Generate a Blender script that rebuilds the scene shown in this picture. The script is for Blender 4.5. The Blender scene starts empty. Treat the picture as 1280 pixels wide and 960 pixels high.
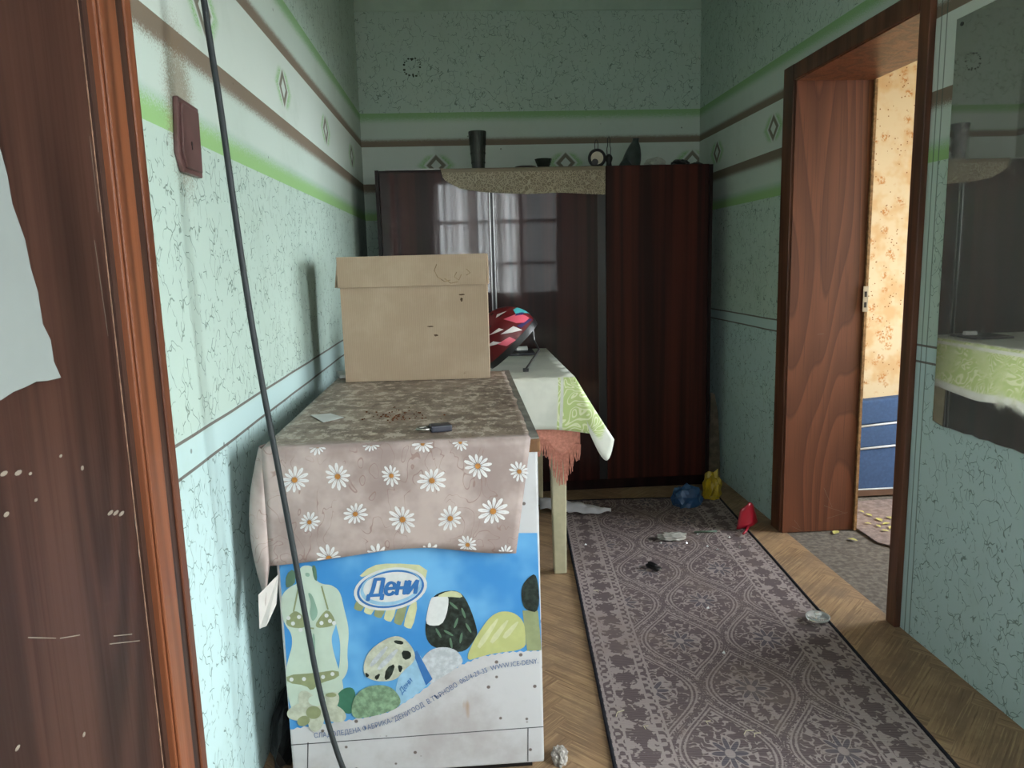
import bpy, bmesh, math, random
from mathutils import Vector, Matrix, noise
random.seed(7)
sc = bpy.context.scene
C = sc.collection

# ------------------------------------------------------------------ camera (1280x960 frame)
F = 933.0
CAMH = 1.35
def _cd(x, y): return Vector(((x-640)/F, -(y-480)/F, -1.0))
_dy = _cd(577, 331).normalized()
_dz = (-_cd(797, 6258)).normalized(); _dz = (_dz - _dy*_dy.dot(_dz)).normalized()
_dx = _dy.cross(_dz)
RM = Matrix((_dx, _dy, _dz))
cam = bpy.data.cameras.new('camera'); camo = bpy.data.objects.new('camera', cam); C.objects.link(camo)
cam.sensor_width = 36; cam.lens = 36*F/1280; cam.clip_start = .02
camo.matrix_world = Matrix.Translation((0, 0, CAMH)) @ RM.to_4x4()
sc.camera = camo
def onY(px, py, Y):
    r = RM @ _cd(px, py); t = Y/r.y; return Vector((r.x*t, Y, CAMH + r.z*t))
def onX(px, py, X):
    r = RM @ _cd(px, py); t = X/r.x; return Vector((X, r.y*t, CAMH + r.z*t))
def onZ(px, py, Z=0):
    r = RM @ _cd(px, py); t = (Z-CAMH)/r.z; return Vector((r.x*t, r.y*t, Z))

# ------------------------------------------------------------------ daylight: overcast sky through the two windows
w = bpy.data.worlds.new('sky'); sc.world = w; w.use_nodes = True
bg = w.node_tree.nodes['Background']; bg.inputs[0].default_value = (.90, .97, 1.0, 1); bg.inputs[1].default_value = 34.0
def portal(loc, rot, sx, sy):
    l = bpy.data.lights.new('window_portal', 'AREA'); l.shape = 'RECTANGLE'; l.size = sx; l.size_y = sy
    l.cycles.is_portal = True
    o = bpy.data.objects.new('window_portal', l); C.objects.link(o); o.location = loc; o.rotation_euler = rot
YF = -.60                                   # hall wall behind the camera
W1 = (-.25, 1.15, .95, 2.35)                # its window: x0 x1 z0 z1
W3 = (.10, 1.15, .30, 2.30)                 # glazed entrance door in the right wall, behind the frame: y0 y1 z0 z1
RX1 = 4.30                                  # side room: outer wall
W2 = (1.75, 3.75, .75, 2.45)                # its window: y0 y1 z0 z1
portal(((W1[0]+W1[1])/2, YF-.16, (W1[2]+W1[3])/2), (math.radians(90), 0, 0), W1[1]-W1[0], W1[3]-W1[2])
portal((1.89+.05, (W3[0]+W3[1])/2, (W3[2]+W3[3])/2), (0, math.radians(90), 0), W3[3]-W3[2], W3[1]-W3[0])
portal((RX1+.16, (W2[0]+W2[1])/2, (W2[2]+W2[3])/2), (0, math.radians(90), 0), W2[3]-W2[2], W2[1]-W2[0])
sc.view_settings.view_transform = 'Standard'; sc.view_settings.look = 'None'
sc.view_settings.exposure = 0.0; sc.view_settings.gamma = 1.0; sc.view_settings.use_curve_mapping = False

# ------------------------------------------------------------------ node helpers
def lin(r, g, b):
    f = lambda c: (c/255/12.92 if c/255 <= .04045 else ((c/255+.055)/1.055)**2.4)
    return (f(r), f(g), f(b), 1)
class NT:
    def __init__(s, name):
        s.m = bpy.data.materials.new(name); s.m.use_nodes = True; s.t = s.m.node_tree
        s.b = s.t.nodes['Principled BSDF']
    def node(s, typ, **kw):
        n = s.t.nodes.new(typ)
        for k, v in kw.items(): setattr(n, k, v)
        return n
    def put(s, sock, v):
        if isinstance(v, bpy.types.NodeSocket): s.t.links.new(v, sock)
        elif v is not None: sock.default_value = v
    def M(s, op, a, b=None, c=None, clamp=False):
        n = s.node('ShaderNodeMath', operation=op, use_clamp=clamp)
        s.put(n.inputs[0], a); s.put(n.inputs[1], b); s.put(n.inputs[2], c)
        return n.outputs[0]
    def mix(s, f, a, b, blend='MIX'):
        n = s.node('ShaderNodeMix', data_type='RGBA', blend_type=blend)
        s.put(n.inputs[0], f); s.put(n.inputs[6], a); s.put(n.inputs[7], b)
        return n.outputs[2]
    def coord(s, which='Object'):
        return s.node('ShaderNodeTexCoord').outputs[which]
    def sep(s, v):
        n = s.node('ShaderNodeSeparateXYZ'); s.put(n.inputs[0], v); return n.outputs
    def comb(s, x, y, z):
        n = s.node('ShaderNodeCombineXYZ')
        for i, v in enumerate((x, y, z)): s.put(n.inputs[i], v)
        return n.outputs[0]
    def scale(s, v, sc_):
        n = s.node('ShaderNodeVectorMath', operation='MULTIPLY'); s.put(n.inputs[0], v); n.inputs[1].default_value = sc_
        return n.outputs[0]
    def noise(s, v, scale=5, detail=2, rough=.5, dist=0, out=0):
        n = s.node('ShaderNodeTexNoise'); s.put(n.inputs['Vector'], v)
        n.inputs['Scale'].default_value = scale; n.inputs['Detail'].default_value = detail
        n.inputs['Roughness'].default_value = rough; n.inputs['Distortion'].default_value = dist
        return n.outputs[out]
    def vor(s, v, scale=5, feature='F1', rnd=1.0, out='Distance'):
        n = s.node('ShaderNodeTexVoronoi', feature=feature); s.put(n.inputs['Vector'], v)
        n.inputs['Scale'].default_value = scale; n.inputs['Randomness'].default_value = rnd
        return n.outputs[out]
    def ss(s, x, a, b, lo=0., hi=1.):
        n = s.node('ShaderNodeMapRange', interpolation_type='SMOOTHSTEP'); s.put(n.inputs[0], x)
        for i, v in enumerate((a, b, lo, hi)): n.inputs[i+1].default_value = v
        return n.outputs[0]
    def bump(s, h, strength=.3, dist=.002):
        n = s.node('ShaderNodeBump'); n.inputs['Strength'].default_value = strength; n.inputs['Distance'].default_value = dist
        s.put(n.inputs['Height'], h); s.put(s.b.inputs['Normal'], n.outputs[0])
    def col(s, c): s.put(s.b.inputs['Base Color'], c)
    def set(s, rough=.5, spec=.5, metal=0, coat=0, coatr=.05):
        s.put(s.b.inputs['Roughness'], rough); s.b.inputs['Specular IOR Level'].default_value = spec
        s.b.inputs['Metallic'].default_value = metal
        s.b.inputs['Coat Weight'].default_value = coat; s.b.inputs['Coat Roughness'].default_value = coatr
        return s

def plain(name, rgb, rough=.5, spec=.4, var=.12, scale=12, metal=0, coat=0):
    n = NT(name); c = lin(*rgb)
    d = (c[0]*(1-var*2.2), c[1]*(1-var*2.2), c[2]*(1-var*2.2), 1)
    n.col(n.mix(n.ss(n.noise(n.coord(), scale, 4, .6), .35, .7), d, c)); n.set(rough, spec, metal, coat)
    return n.m

def wood(name, dark, mid, light, grain=(1, 1, .12), scale=6, rings=9, rough=.35, coat=.0, fine=.35, spec=.4):
    n = NT(name); p = n.coord(); q = n.scale(p, grain)
    big = n.noise(q, scale, 1.5, .4, .6)
    ring = n.M('FRACT', n.M('MULTIPLY', big, rings))
    tri = n.M('ABSOLUTE', n.M('SUBTRACT', ring, .5))
    f1 = n.ss(tri, .05, .5)
    st = n.noise(n.scale(p, (grain[0], grain[1], grain[2]*.15)), 120, 3, .6)
    c = n.mix(f1, lin(*dark), lin(*mid))
    c = n.mix(n.ss(n.noise(q, scale*1.7, 2), .45, .7), c, lin(*light))
    c = n.mix(n.M('MULTIPLY', n.ss(st, .5, .75), fine), c, lin(*dark))
    n.col(c); n.set(n.ss(st, .3, .8, rough, rough+.12), spec, 0, coat); n.bump(st, .08, .001)
    return n.m

def wall_mat(name, axis, line1, line2, d_off, vline=None, soot=None):
    """mint roller-patterned paint with sprayed stencil bands; axis = the horizontal coordinate used along the wall"""
    n = NT(name); p = n.coord(); xyz = n.sep(p); u = xyz[axis]; z = xyz[2]
    low = lin(174, 198, 197); up = lin(174, 193, 183); clean = lin(196, 207, 199)
    base = n.mix(n.ss(z, line1-.02, line1+.02), low, up)
    band = n.M('MULTIPLY', n.ss(z, 1.70, 1.72), n.ss(z, 2.27, 2.25))
    base = n.mix(n.M('MULTIPLY', band, .55), base, clean)
    strip = n.M('MULTIPLY', n.ss(z, 1.862, 1.866), n.ss(z, 2.092, 2.088))
    base = n.mix(strip, base, clean)
    # cloudy unevenness of old limewash
    base = n.mix(n.ss(n.noise(p, 2.3, 5, .65), .5, .8, 0, .35), base, lin(146, 164, 148))
    # roller pattern: short curly strokes, dots and hatched tufts
    def warp(v_, sc_, amt):
        a = n.node('ShaderNodeVectorMath', operation='SUBTRACT'); n.put(a.inputs[0], n.noise(v_, sc_, 1, .5, 0, 1)); a.inputs[1].default_value = (.5, .5, .5)
        b = n.node('ShaderNodeVectorMath', operation='SCALE'); n.put(b.inputs[0], a.outputs[0]); b.inputs['Scale'].default_value = amt
        c2 = n.node('ShaderNodeVectorMath', operation='ADD'); n.put(c2.inputs[0], v_); n.put(c2.inputs[1], b.outputs[0]); return c2.outputs[0]
    s1 = n.ss(n.vor(n.scale(warp(p, 22, .07), (1, 1, .7)), 13, 'DISTANCE_TO_EDGE'), .015, .007)
    s2 = n.ss(n.vor(n.scale(warp(p, 30, .02), (1.15, 1.15, .8)), 27, 'DISTANCE_TO_EDGE'), .030, .014)
    gate = n.ss(n.noise(p, 19, 1), .46, .52); gate2 = n.ss(n.noise(p, 26, 1), .49, .43)
    dots = n.ss(n.vor(p, 42), .16, .10); dg = n.ss(n.noise(p, 9, 1), .48, .52)
    st = n.M('MAXIMUM', n.M('MULTIPLY', s1, gate), n.M('MAXIMUM', n.M('MULTIPLY', s2, gate2), n.M('MULTIPLY', n.M('MULTIPLY', dots, dg), .55)))
    plainz = n.M('MAXIMUM', n.M('MULTIPLY', n.ss(z, 1.640, 1.648), n.ss(z, 2.292, 2.284)),
             n.M('MAXIMUM', n.M('MULTIPLY', n.ss(z, line2, line2+.004), n.ss(z, line1, line1-.004)), n.ss(z, 2.875, 2.880)))
    if vline: plainz = n.M('MAXIMUM', plainz, n.M('MULTIPLY', n.ss(u, vline-.004, vline), n.ss(u, vline+.2, vline+.19)))
    st = n.M('MULTIPLY', st, n.M('SUBTRACT', 1.0, plainz))
    c = n.mix(n.M('MULTIPLY', st, .66), base, lin(72, 88, 78))
    sp = n.noise(p, 260, 2, .7)
    def spray(x, crisp_end, soft_end, colr, amount, c):
        e = .0035 if soft_end > crisp_end else -.0035
        soft = n.ss(z, soft_end, crisp_end)
        crisp = n.ss(z, crisp_end-e, crisp_end)
        f = n.M('MULTIPLY', n.M('MULTIPLY', soft, crisp), amount)
        thr = n.M('ADD', n.M('MULTIPLY', f, 1.6), n.M('SUBTRACT', sp, .82))
        return n.mix(n.M('MULTIPLY', n.ss(thr, .0, .55), .9), c, colr)
    wob = n.noise(n.comb(u, 0, 0), 3, 1)
    c = spray(z, 1.862, 1.76, lin(112, 92, 74), .75, c)
    c = spray(z, 2.090, 2.17, lin(112, 92, 74), .75, c)
    c = spray(z, 1.642, 1.75, lin(138, 180, 112), .62, c)
    c = spray(z, 2.288, 2.18, lin(126, 168, 112), .55, c)
    # stencilled lozenges in the strip
    um = n.M('ABSOLUTE', n.M('SUBTRACT', n.M('FRACT', n.M('ADD', n.M('DIVIDE', n.M('SUBTRACT', u, d_off), .82), .5)), .5))
    um = n.M('MULTIPLY', um, .82)
    zz = n.M('ABSOLUTE', n.M('SUBTRACT', z, 1.972))
    d = n.M('ADD', n.M('DIVIDE', um, .060), n.M('DIVIDE', zz, .062))
    gring = n.M('MULTIPLY', n.ss(d, 1.20, 1.40), n.ss(d, 2.3, 1.5))
    gcut = n.ss(zz, .075, .045)
    c = n.mix(n.M('MULTIPLY', n.M('MULTIPLY', gring, gcut), n.ss(sp, .25, .7)), c, lin(120, 178, 96))
    bring = n.M('MULTIPLY', n.ss(d, .50, .58), n.ss(d, 1.15, .92))
    c = n.mix(n.M('MULTIPLY', bring, .85), c, lin(96, 86, 66))
    # ruled lines
    for lz in (line1, line2):
        l = n.ss(n.M('ABSOLUTE', n.M('SUBTRACT', n.M('ADD', z, n.M('MULTIPLY', wob, .006)), lz+.003)), .0045, .0030)
        c = n.mix(n.M('MULTIPLY', l, .85), c, lin(84, 66, 58))
    if vline:
        for k in (0, .028):
            l = n.ss(n.M('ABSOLUTE', n.M('SUBTRACT', u, vline+k)), .0035, .0022)
            c = n.mix(n.M('MULTIPLY', l, .7), c, lin(80, 92, 84))
    if soot:    # rusty soot sprayed round the plate
        du_ = n.M('DIVIDE', n.M('SUBTRACT', u, soot[0]), .10); dz_ = n.M('DIVIDE', n.M('SUBTRACT', z, soot[1]), .20)
        rs = n.M('SQRT', n.M('ADD', n.M('MULTIPLY', du_, du_), n.M('MULTIPLY', dz_, dz_)))
        fs_ = n.M('ADD', n.ss(rs, 1.5, .2, 0, .62), n.M('SUBTRACT', sp, .66))
        c = n.mix(n.M('MULTIPLY', n.ss(fs_, .0, .45), .75), c, lin(124, 106, 84))
    # stains and fly specks
    c = n.mix(n.ss(n.vor(p, 7), .045, .03, 0, .6), c, lin(60, 56, 46))
    n.col(c); n.set(.75, .25)
    hb = n.M('SUBTRACT', n.M('MULTIPLY', n.noise(p, 90, 4, .6), .5), st)
    n.bump(hb, .35, .002)
    return n.m

# ------------------------------------------------------------------ mesh helpers
class MB:
    def __init__(s): s.v = []; s.f = []; s.mi = []; s.uv = {}
    def add(s, vs, fs, mi=0):
        k = len(s.v); s.v += [tuple(v) for v in vs]
        for f in fs: s.f.append(tuple(i+k for i in f)); s.mi.append(mi)
        return k
    def box(s, a, b, mi=0, bev=0):
        x0, y0, z0 = a; x1, y1, z1 = b
        if bev <= 0:
            s.add([(x0,y0,z0),(x1,y0,z0),(x1,y1,z0),(x0,y1,z0),(x0,y0,z1),(x1,y0,z1),(x1,y1,z1),(x0,y1,z1)],
                  [(0,3,2,1),(4,5,6,7),(0,1,5,4),(1,2,6,5),(2,3,7,6),(3,0,4,7)], mi)
        else:
            bm = bmesh.new(); bmesh.ops.create_cube(bm, size=1)
            for v in bm.verts: v.co = Vector(((x0+x1)/2 + v.co.x*(x1-x0), (y0+y1)/2 + v.co.y*(y1-y0), (z0+z1)/2 + v.co.z*(z1-z0)))
            bmesh.ops.bevel(bm, geom=list(bm.edges), offset=bev, segments=2, affect='EDGES', profile=.6)
            s.bm(bm, mi)
        return s
    def bm(s, bm, mi=0):
        bm.verts.index_update()
        s.add([v.co[:] for v in bm.verts], [[v.index for v in f.verts] for f in bm.faces], mi); bm.free()
    def tube(s, pts, r, n=8, mi=0, cap=True):
        pts = [Vector(p) for p in pts]; k0 = len(s.v); m = len(pts)
        rr = r if isinstance(r, (list, tuple)) else [r]*m
        t = (pts[1]-pts[0]).normalized(); a = t.orthogonal().normalized()
        rings = []
        for i, p in enumerate(pts):
            t2 = ((pts[min(i+1, m-1)]-pts[max(i-1, 0)]) or t).normalized()
            q = t.rotation_difference(t2); a = (q @ a).normalized(); t = t2
            b = t.cross(a)
            rings += [p + (a*math.cos(2*math.pi*j/n) + b*math.sin(2*math.pi*j/n))*rr[i] for j in range(n)]
        fs = [(i*n+j, i*n+(j+1)%n, (i+1)*n+(j+1)%n, (i+1)*n+j) for i in range(m-1) for j in range(n)]
        if cap: fs += [tuple(range(n))[::-1], tuple((m-1)*n+j for j in range(n))]
        s.add(rings, fs, mi); return s
    def lathe(s, prof, c, n=24, mi=0, sx=1, sy=1):
        vs = [(c[0]+r*sx*math.cos(2*math.pi*j/n), c[1]+r*sy*math.sin(2*math.pi*j/n), c[2]+z) for r, z in prof for j in range(n)]
        fs = [(i*n+j, i*n+(j+1)%n, (i+1)*n+(j+1)%n, (i+1)*n+j) for i in range(len(prof)-1) for j in range(n)]
        if prof[0][0] > 1e-4: fs.append(tuple(range(n))[::-1])
        if prof[-1][0] > 1e-4: fs.append(tuple((len(prof)-1)*n+j for j in range(n)))
        s.add(vs, fs, mi); return s
    def grid(s, fn, nu, nv, mi=0):
        vs = [fn(i/nu, j/nv) for j in range(nv+1) for i in range(nu+1)]
        fs = [(j*(nu+1)+i, j*(nu+1)+i+1, (j+1)*(nu+1)+i+1, (j+1)*(nu+1)+i) for j in range(nv) for i in range(nu)]
        s.add(vs, fs, mi); return s
    def poly(s, pts, mi=0):
        bm = bmesh.new(); vs = [bm.verts.new(p) for p in pts]
        f = bm.faces.new(vs); f.normal_update(); bmesh.ops.triangulate(bm, faces=[f], ngon_method='EAR_CLIP'); s.bm(bm, mi); return s
    def prism(s, pts, d, mi=0):
        d = Vector(d); bm = bmesh.new(); vs = [bm.verts.new(p) for p in pts]
        f = bm.faces.new(vs); f.normal_update(); r = bmesh.ops.extrude_face_region(bm, geom=[f])
        for v in r['geom']:
            if isinstance(v, bmesh.types.BMVert): v.co += d
        bmesh.ops.recalc_face_normals(bm, faces=bm.faces); s.bm(bm, mi); return s
    def build(s, name, mats, parent=None, smooth=False, origin=None, solid=0, sub=0):
        me = bpy.data.meshes.new(name)
        o3 = Vector(origin) if origin is not None else Vector((0, 0, 0))
        pw = parent.location if parent is not None and not parent.get('_ident') else Vector((0, 0, 0))
        me.from_pydata([tuple(Vector(v)-o3-pw) for v in s.v] if origin is None else [tuple(Vector(v)-o3) for v in s.v], [], s.f)
        mats = mats if isinstance(mats, (list, tuple)) else [mats]
        for m in mats: me.materials.append(m)
        me.polygons.foreach_set('material_index', s.mi)
        if smooth: me.polygons.foreach_set('use_smooth', [True]*len(s.f))
        me.update()
        o = bpy.data.objects.new(name, me); C.objects.link(o)
        if origin is not None: o.location = o3 - pw
        if parent is not None: o.parent = parent
        if solid:
            m = o.modifiers.new('thickness', 'SOLIDIFY'); m.thickness = solid; m.offset = 0
        if sub:
            m = o.modifiers.new('smooth', 'SUBSURF'); m.levels = sub; m.render_levels = sub
        return o
def tag(o, label, cat, group=None, kind=None):
    o['label'] = label; o['category'] = cat
    if group: o['group'] = group
    if kind: o['kind'] = kind
    return o
def empty(name, loc=(0, 0, 0)):
    o = bpy.data.objects.new(name, None); C.objects.link(o); o.location = loc; o.empty_display_size = .05
    return o
def struct(o, label, cat): return tag(o, label, cat, kind='structure')
def bx(name, a, b, mat, parent=None, bev=0): return MB().box(a, b, 0, bev).build(name, mat, parent)
def text_mesh(body, size=1, shear=0, spacing=1.0, bold=0):
    cu = bpy.data.curves.new('lettering', 'FONT'); cu.body = body; cu.size = size; cu.shear = shear
    cu.space_character = spacing; cu.offset = bold; cu.resolution_u = 4
    ob = bpy.data.objects.new('lettering', cu); C.objects.link(ob)
    dg = bpy.context.evaluated_depsgraph_get()
    me = bpy.data.meshes.new_from_object(ob.evaluated_get(dg))
    vs = [tuple(v.co) for v in me.vertices]; fs = [tuple(p.vertices) for p in me.polygons]
    bpy.data.objects.remove(ob); bpy.data.curves.remove(cu); bpy.data.meshes.remove(me)
    return vs, fs

# ------------------------------------------------------------------ room materials
XL, XR, XR2, YB, ZC = -.595, 1.55, 1.89, 4.876, 3.06
m_wl = wall_mat('mint paint left', 1, 1.000, .928, 1.95, soot=(1.735, 1.70))
m_wr = wall_mat('mint paint right', 1, 1.038, .982, 3.72, vline=2.400)
m_wb = wall_mat('mint paint back', 0, 1.02, .95, -.136)
m_ceil = plain('ceiling limewash', (180, 188, 180), .9, .1, .05, 3)
m_brownwood = wood('brown door veneer', (72, 44, 32), (96, 60, 44), (110, 70, 50), (1, 1, .10), 5, 10, .38)
m_leaf = wood('dark brown door leaf', (44, 28, 23), (60, 38, 31), (66, 43, 35), (1, 1, .10), 5, 9, .4, .0, .35, .2)
m_case = wood('orange brown casing', (88, 50, 33), (120, 70, 45), (130, 77, 50), (1, 1, .05), 8, 6, .35)
m_casedk = wood('dark groove', (44, 29, 24), (58, 38, 30), (64, 42, 33), (1, 1, .05), 8, 6, .4)
m_chip = plain('raw chipboard edge', (160, 124, 84), .85, .2, .2, 60)
m_cement = plain('rough grey screed', (118, 110, 102), .95, .1, .2, 40)
m_whitepaint = plain('white gloss paint', (214, 214, 208), .35, .5, .04)

# wallpaper of the side room
n = NT('orange floral wallpaper'); p = n.coord()
base = n.mix(n.ss(n.noise(p, 5, 3, .6), .42, .62), lin(198, 180, 148), lin(190, 158, 116))
fl = n.vor(p, 12); pet = n.noise(p, 60, 2, .6)
base = n.mix(n.M('MULTIPLY', n.ss(fl, .42, .18), n.ss(pet, .42, .58)), base, lin(174, 124, 76))
base = n.mix(n.M('MULTIPLY', n.ss(n.vor(p, 40), .20, .14), n.ss(n.noise(p, 12, 1), .48, .53)), base, lin(128, 90, 56))
n.col(base); n.set(.85, .2); m_paper = n.m

# parquet printed lino
n = NT('parquet patterned lino'); uvn = n.node('ShaderNodeUVMap').outputs[0]
s1 = n.noise(n.scale(uvn, (5, 130, 1)), 1.0, 3, .65); s2 = n.noise(n.scale(uvn, (1.2, 26, 1)), 1.0, 1)
c = n.mix(n.ss(s2, .38, .62), lin(132, 105, 79), lin(160, 130, 98))
c = n.mix(n.ss(s1, .50, .68), c, lin(178, 150, 112)); c = n.mix(n.ss(s1, .46, .30), c, lin(104, 76, 50))
dirt = n.noise(n.coord(), 3.5, 6, .7)
c = n.mix(n.ss(dirt, .40, .70, .15, .8), c, lin(118, 98, 80))
n.col(c); n.set(n.ss(dirt, .3, .7, .38, .7), .4); m_lino = n.m

# ------------------------------------------------------------------ structure
mb = MB()                                   # left wall with the door opening
mb.box((XL-.12, YF-.12, 0), (XL, .46, ZC)); mb.box((XL-.12, 1.36, 0), (XL, YB, ZC)); mb.box((XL-.12, .46, 2.12), (XL, 1.36, ZC))
struct(mb.build('wall_left', m_wl), 'mint green roller-patterned wall with sprayed brown and green bands behind the cable', 'wall')
mb = MB()
DY0, DY1, DZ = 2.515, 3.43, 2.125
mb.box((XR, YF, 0), (XR2, W3[0], ZC)); mb.box((XR, W3[1], 0), (XR2, DY0-.02, ZC)); mb.box((XR, W3[0], 0), (XR2, W3[1], W3[2])); mb.box((XR, W3[0], W3[3]), (XR2, W3[1], ZC)); mb.box((XR, DY1+.02, 0), (XR2, YB, ZC)); mb.box((XR, DY0-.02, DZ+.02), (XR2, DY1+.02, ZC))
struct(mb.build('wall_right', m_wr), 'mint green roller-patterned wall with doorway and mirror', 'wall')
mb = MB(); mb.box((XL-.12, YB, 0), (XR2, YB+.12, ZC))
struct(mb.build('wall_back', m_wb), 'mint green wall behind the wardrobe with sprayed bands', 'wall')
m_corn = plain('smooth pale green frieze', (176, 196, 182), .8, .2, .06, 4)
mb = MB(); mb.box((XL, YB-.008, 2.88), (XR, YB, ZC)); struct(mb.build('trim_1', m_corn), 'smooth pale frieze band at the top of the back wall', 'trim')
m_stain = plain('dark ring stain', (84, 92, 80), .9, .1, .3, 60)
mb = MB(); cst = onY(515, 84, YB-.0012)
for i in range(22):
    a_ = i*2*math.pi/22 + random.uniform(-.05, .05); r_ = .052*(1+random.uniform(-.08, .08)); k_ = random.uniform(.003, .007)
    if random.random() < .85: mb.poly([(cst.x+r_*math.cos(a_)+k_*1.3*math.cos(t), YB-.0012-.00001*i, cst.z+r_*math.sin(a_)+k_*math.sin(t)) for t in [j*math.pi/3 for j in range(6)]])
for dx, dz in ((.0, .045), (.004, -.045), (.006, -.052)): mb.poly([(cst.x+dx+.006*math.cos(t), YB-.0016, cst.z+dz+.009*math.sin(t)) for t in [j*math.pi/3 for j in range(6)]])
o = mb.build('ring_stain', m_stain); o.parent = bpy.data.objects['wall_back']; o['kind'] = 'stuff'
mb = MB(); x0, x1, z0, z1 = W1
mb.box((XL, YF-.12, 0), (x0, YF, ZC)); mb.box((x1, YF-.12, 0), (XR2, YF, ZC)); mb.box((x0, YF-.12, 0), (x1, YF, z0)); mb.box((x0, YF-.12, z1), (x1, YF, ZC))
struct(mb.build('wall_front', m_wb), 'mint green window wall at the entrance end of the hall', 'wall')
mb = MB(); mb.box((XL-.12, YF-.12, ZC), (XR2, YB+.12, ZC+.1))
struct(mb.build('ceiling', m_ceil), 'pale limewashed hall ceiling', 'ceiling')

# floor: one sheet of lino with printed herringbone
def herring(x0, x1, y0, y1, w, nn):
    L = w*nn; bm = bmesh.new(); uvl = bm.loops.layers.uv.new('UVMap'); cx, cy = (x0+x1)/2, (y0+y1)/2
    ca = math.cos(math.pi/4); R = 4.6; N = int(R/w)
    def tile(a, b, lw, lh):
        px, py = a+lw/2, b+lh/2
        if max(abs(px*ca-py*ca) - (x1-x0)/2, abs(px*ca+py*ca) - (y1-y0)/2) > L: return
        cs = [(a, b), (a+lw, b), (a+lw, b+lh), (a, b+lh)]
        f = bm.faces.new([bm.verts.new((cx+(x-y)*ca, cy+(x+y)*ca, 0)) for x, y in cs])
        ou, ov = random.random()*50, random.random()*50
        for l, (x, y) in zip(f.loops, cs):
            l[uvl].uv = ((x-a)+ou, (y-b)+ov) if lw > lh else ((y-b)+ou, (x-a)+ov)
    for i in range(-N, N):
        for j in range(-8, 9):
            a = i*w + j*2*L
            if abs(a) < R+L: tile(a, i*w, L, w)
            c_ = i; st = c_-2*nn+1-2*nn*j
            if abs(st*w) < R+L: tile(c_*w, st*w, w, L)
    for co, no in (((x0, 0, 0), (-1, 0, 0)), ((x1, 0, 0), (1, 0, 0)), ((0, y0, 0), (0, -1, 0)), ((0, y1, 0), (0, 1, 0))):
        bmesh.ops.bisect_plane(bm, geom=bm.verts[:]+bm.edges[:]+bm.faces[:], plane_co=co, plane_no=no, clear_outer=True)
    for f in bm.faces:
        f.normal_update()
        if f.normal.z < 0: f.normal_flip()
    me = bpy.data.meshes.new('floor'); bm.to_mesh(me); bm.free(); return me
me = herring(XL, XR+.005, YF, YB, .075, 4); me.materials.append(m_lino)
fo = bpy.data.objects.new('floor', me); C.objects.link(fo)
struct(fo, 'worn lino with printed herringbone parquet pattern on the hall floor', 'floor')
mb = MB(); mb.box((XL-.12, YF-.12, -.12), (RX1+.12, YB+.3, -.004))
struct(mb.build('floor', m_cement), 'rough grey screed floor in the doorway', 'floor')

# left door: casing, jamb strip, leaf
d1 = empty('door_1', (XL, .9, 0)); struct(d1, 'closed dark brown wooden door with orange brown casing', 'door')
bx('leaf', (XL-.035, .50, .008), (XL+.005, 1.302, 2.08), m_leaf, d1, .002)
mb = MB()
mb.box((XL-.10, 1.305, 0), (XL+.010, 1.358, 2.115)); mb.box((XL-.10, .462, 0), (XL+.010, .497, 2.115)); mb.box((XL-.10, .497, 2.083), (XL+.010, 1.305, 2.115))
mb.build('jamb', m_casedk, d1)
for (ya, yb, zb) in ((1.322, 1.457, 2.19), (.36, .495, 2.19)):
    mb = MB(); wv = yb-ya
    mb.box((XL, ya, 0), (XL+.022, yb, zb), 0, .003)
    mb.box((XL+.022, ya+.004, 0), (XL+.028, ya+wv*.50, zb-.004), 0, .003)
    mb.box((XL+.022, ya+wv*.76, 0), (XL+.028, yb-.004, zb-.004), 0, .003)
    mb.box((XL+.020, ya+wv*.50, 0), (XL+.0232, ya+wv*.76, zb-.006), 1)
    mb.build('casing', [m_case, m_casedk], d1)
mb = MB(); mb.box((XL, .495, 2.095), (XL+.022, 1.322, 2.19), 0, .003); mb.build('casing', m_case, d1)
# paint chips and scratches on the leaf (flat marks)
m_chipw = plain('bare paint chip', (128, 118, 106), .8, .2, .05)
mb = MB()
for (px, py, rx, rz) in ((5, 592, 4, 3), (23, 591, 4, 3), (38, 592, 2, 2), (76, 570, 2, 2), (103, 585, 2, 3), (138, 641, 4, 2.5), (145, 641, 4, 2.5), (152, 642, 4, 2.5), (8, 643, 3, 3), (45, 625, 2, 2), (22, 935, 3, 3), (105, 918, 2, 3), (170, 655, 1, 16), (174, 690, 1, 12)):
    c0 = onX(px, py, XL+.0056); k = c0.y/F*1.05
    mb.poly([c0 + Vector((0, math.cos(t)*rx*k*1.9, math.sin(t)*rz*k)) for t in [i*math.pi/4 for i in range(8)]])
for (xa, ya, xb, yb) in ((35, 797, 70, 798), (75, 798, 100, 794), (137, 805, 175, 801), (142, 795, 165, 793), (105, 30, 118, 150), (112, 170, 123, 265), (118, 300, 135, 420)):
    a, b = onX(xa, ya, XL+.0056), onX(xb, yb, XL+.0056); d = (b-a).normalized(); q = Vector((0, -d.z, d.y))*.0008
    mb.poly([a-q, b-q*.3, b+q, a+q])
mb.build('scratches', m_chipw, d1)
# raw edge line between leaf and jamb
bx('gap_edge', (XL+.0052, 1.3005, .01), (XL+.0064, 1.3028, 2.08), plain('pale chipped edge', (150, 118, 98), .7, .2, .2, 40), d1)

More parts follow.
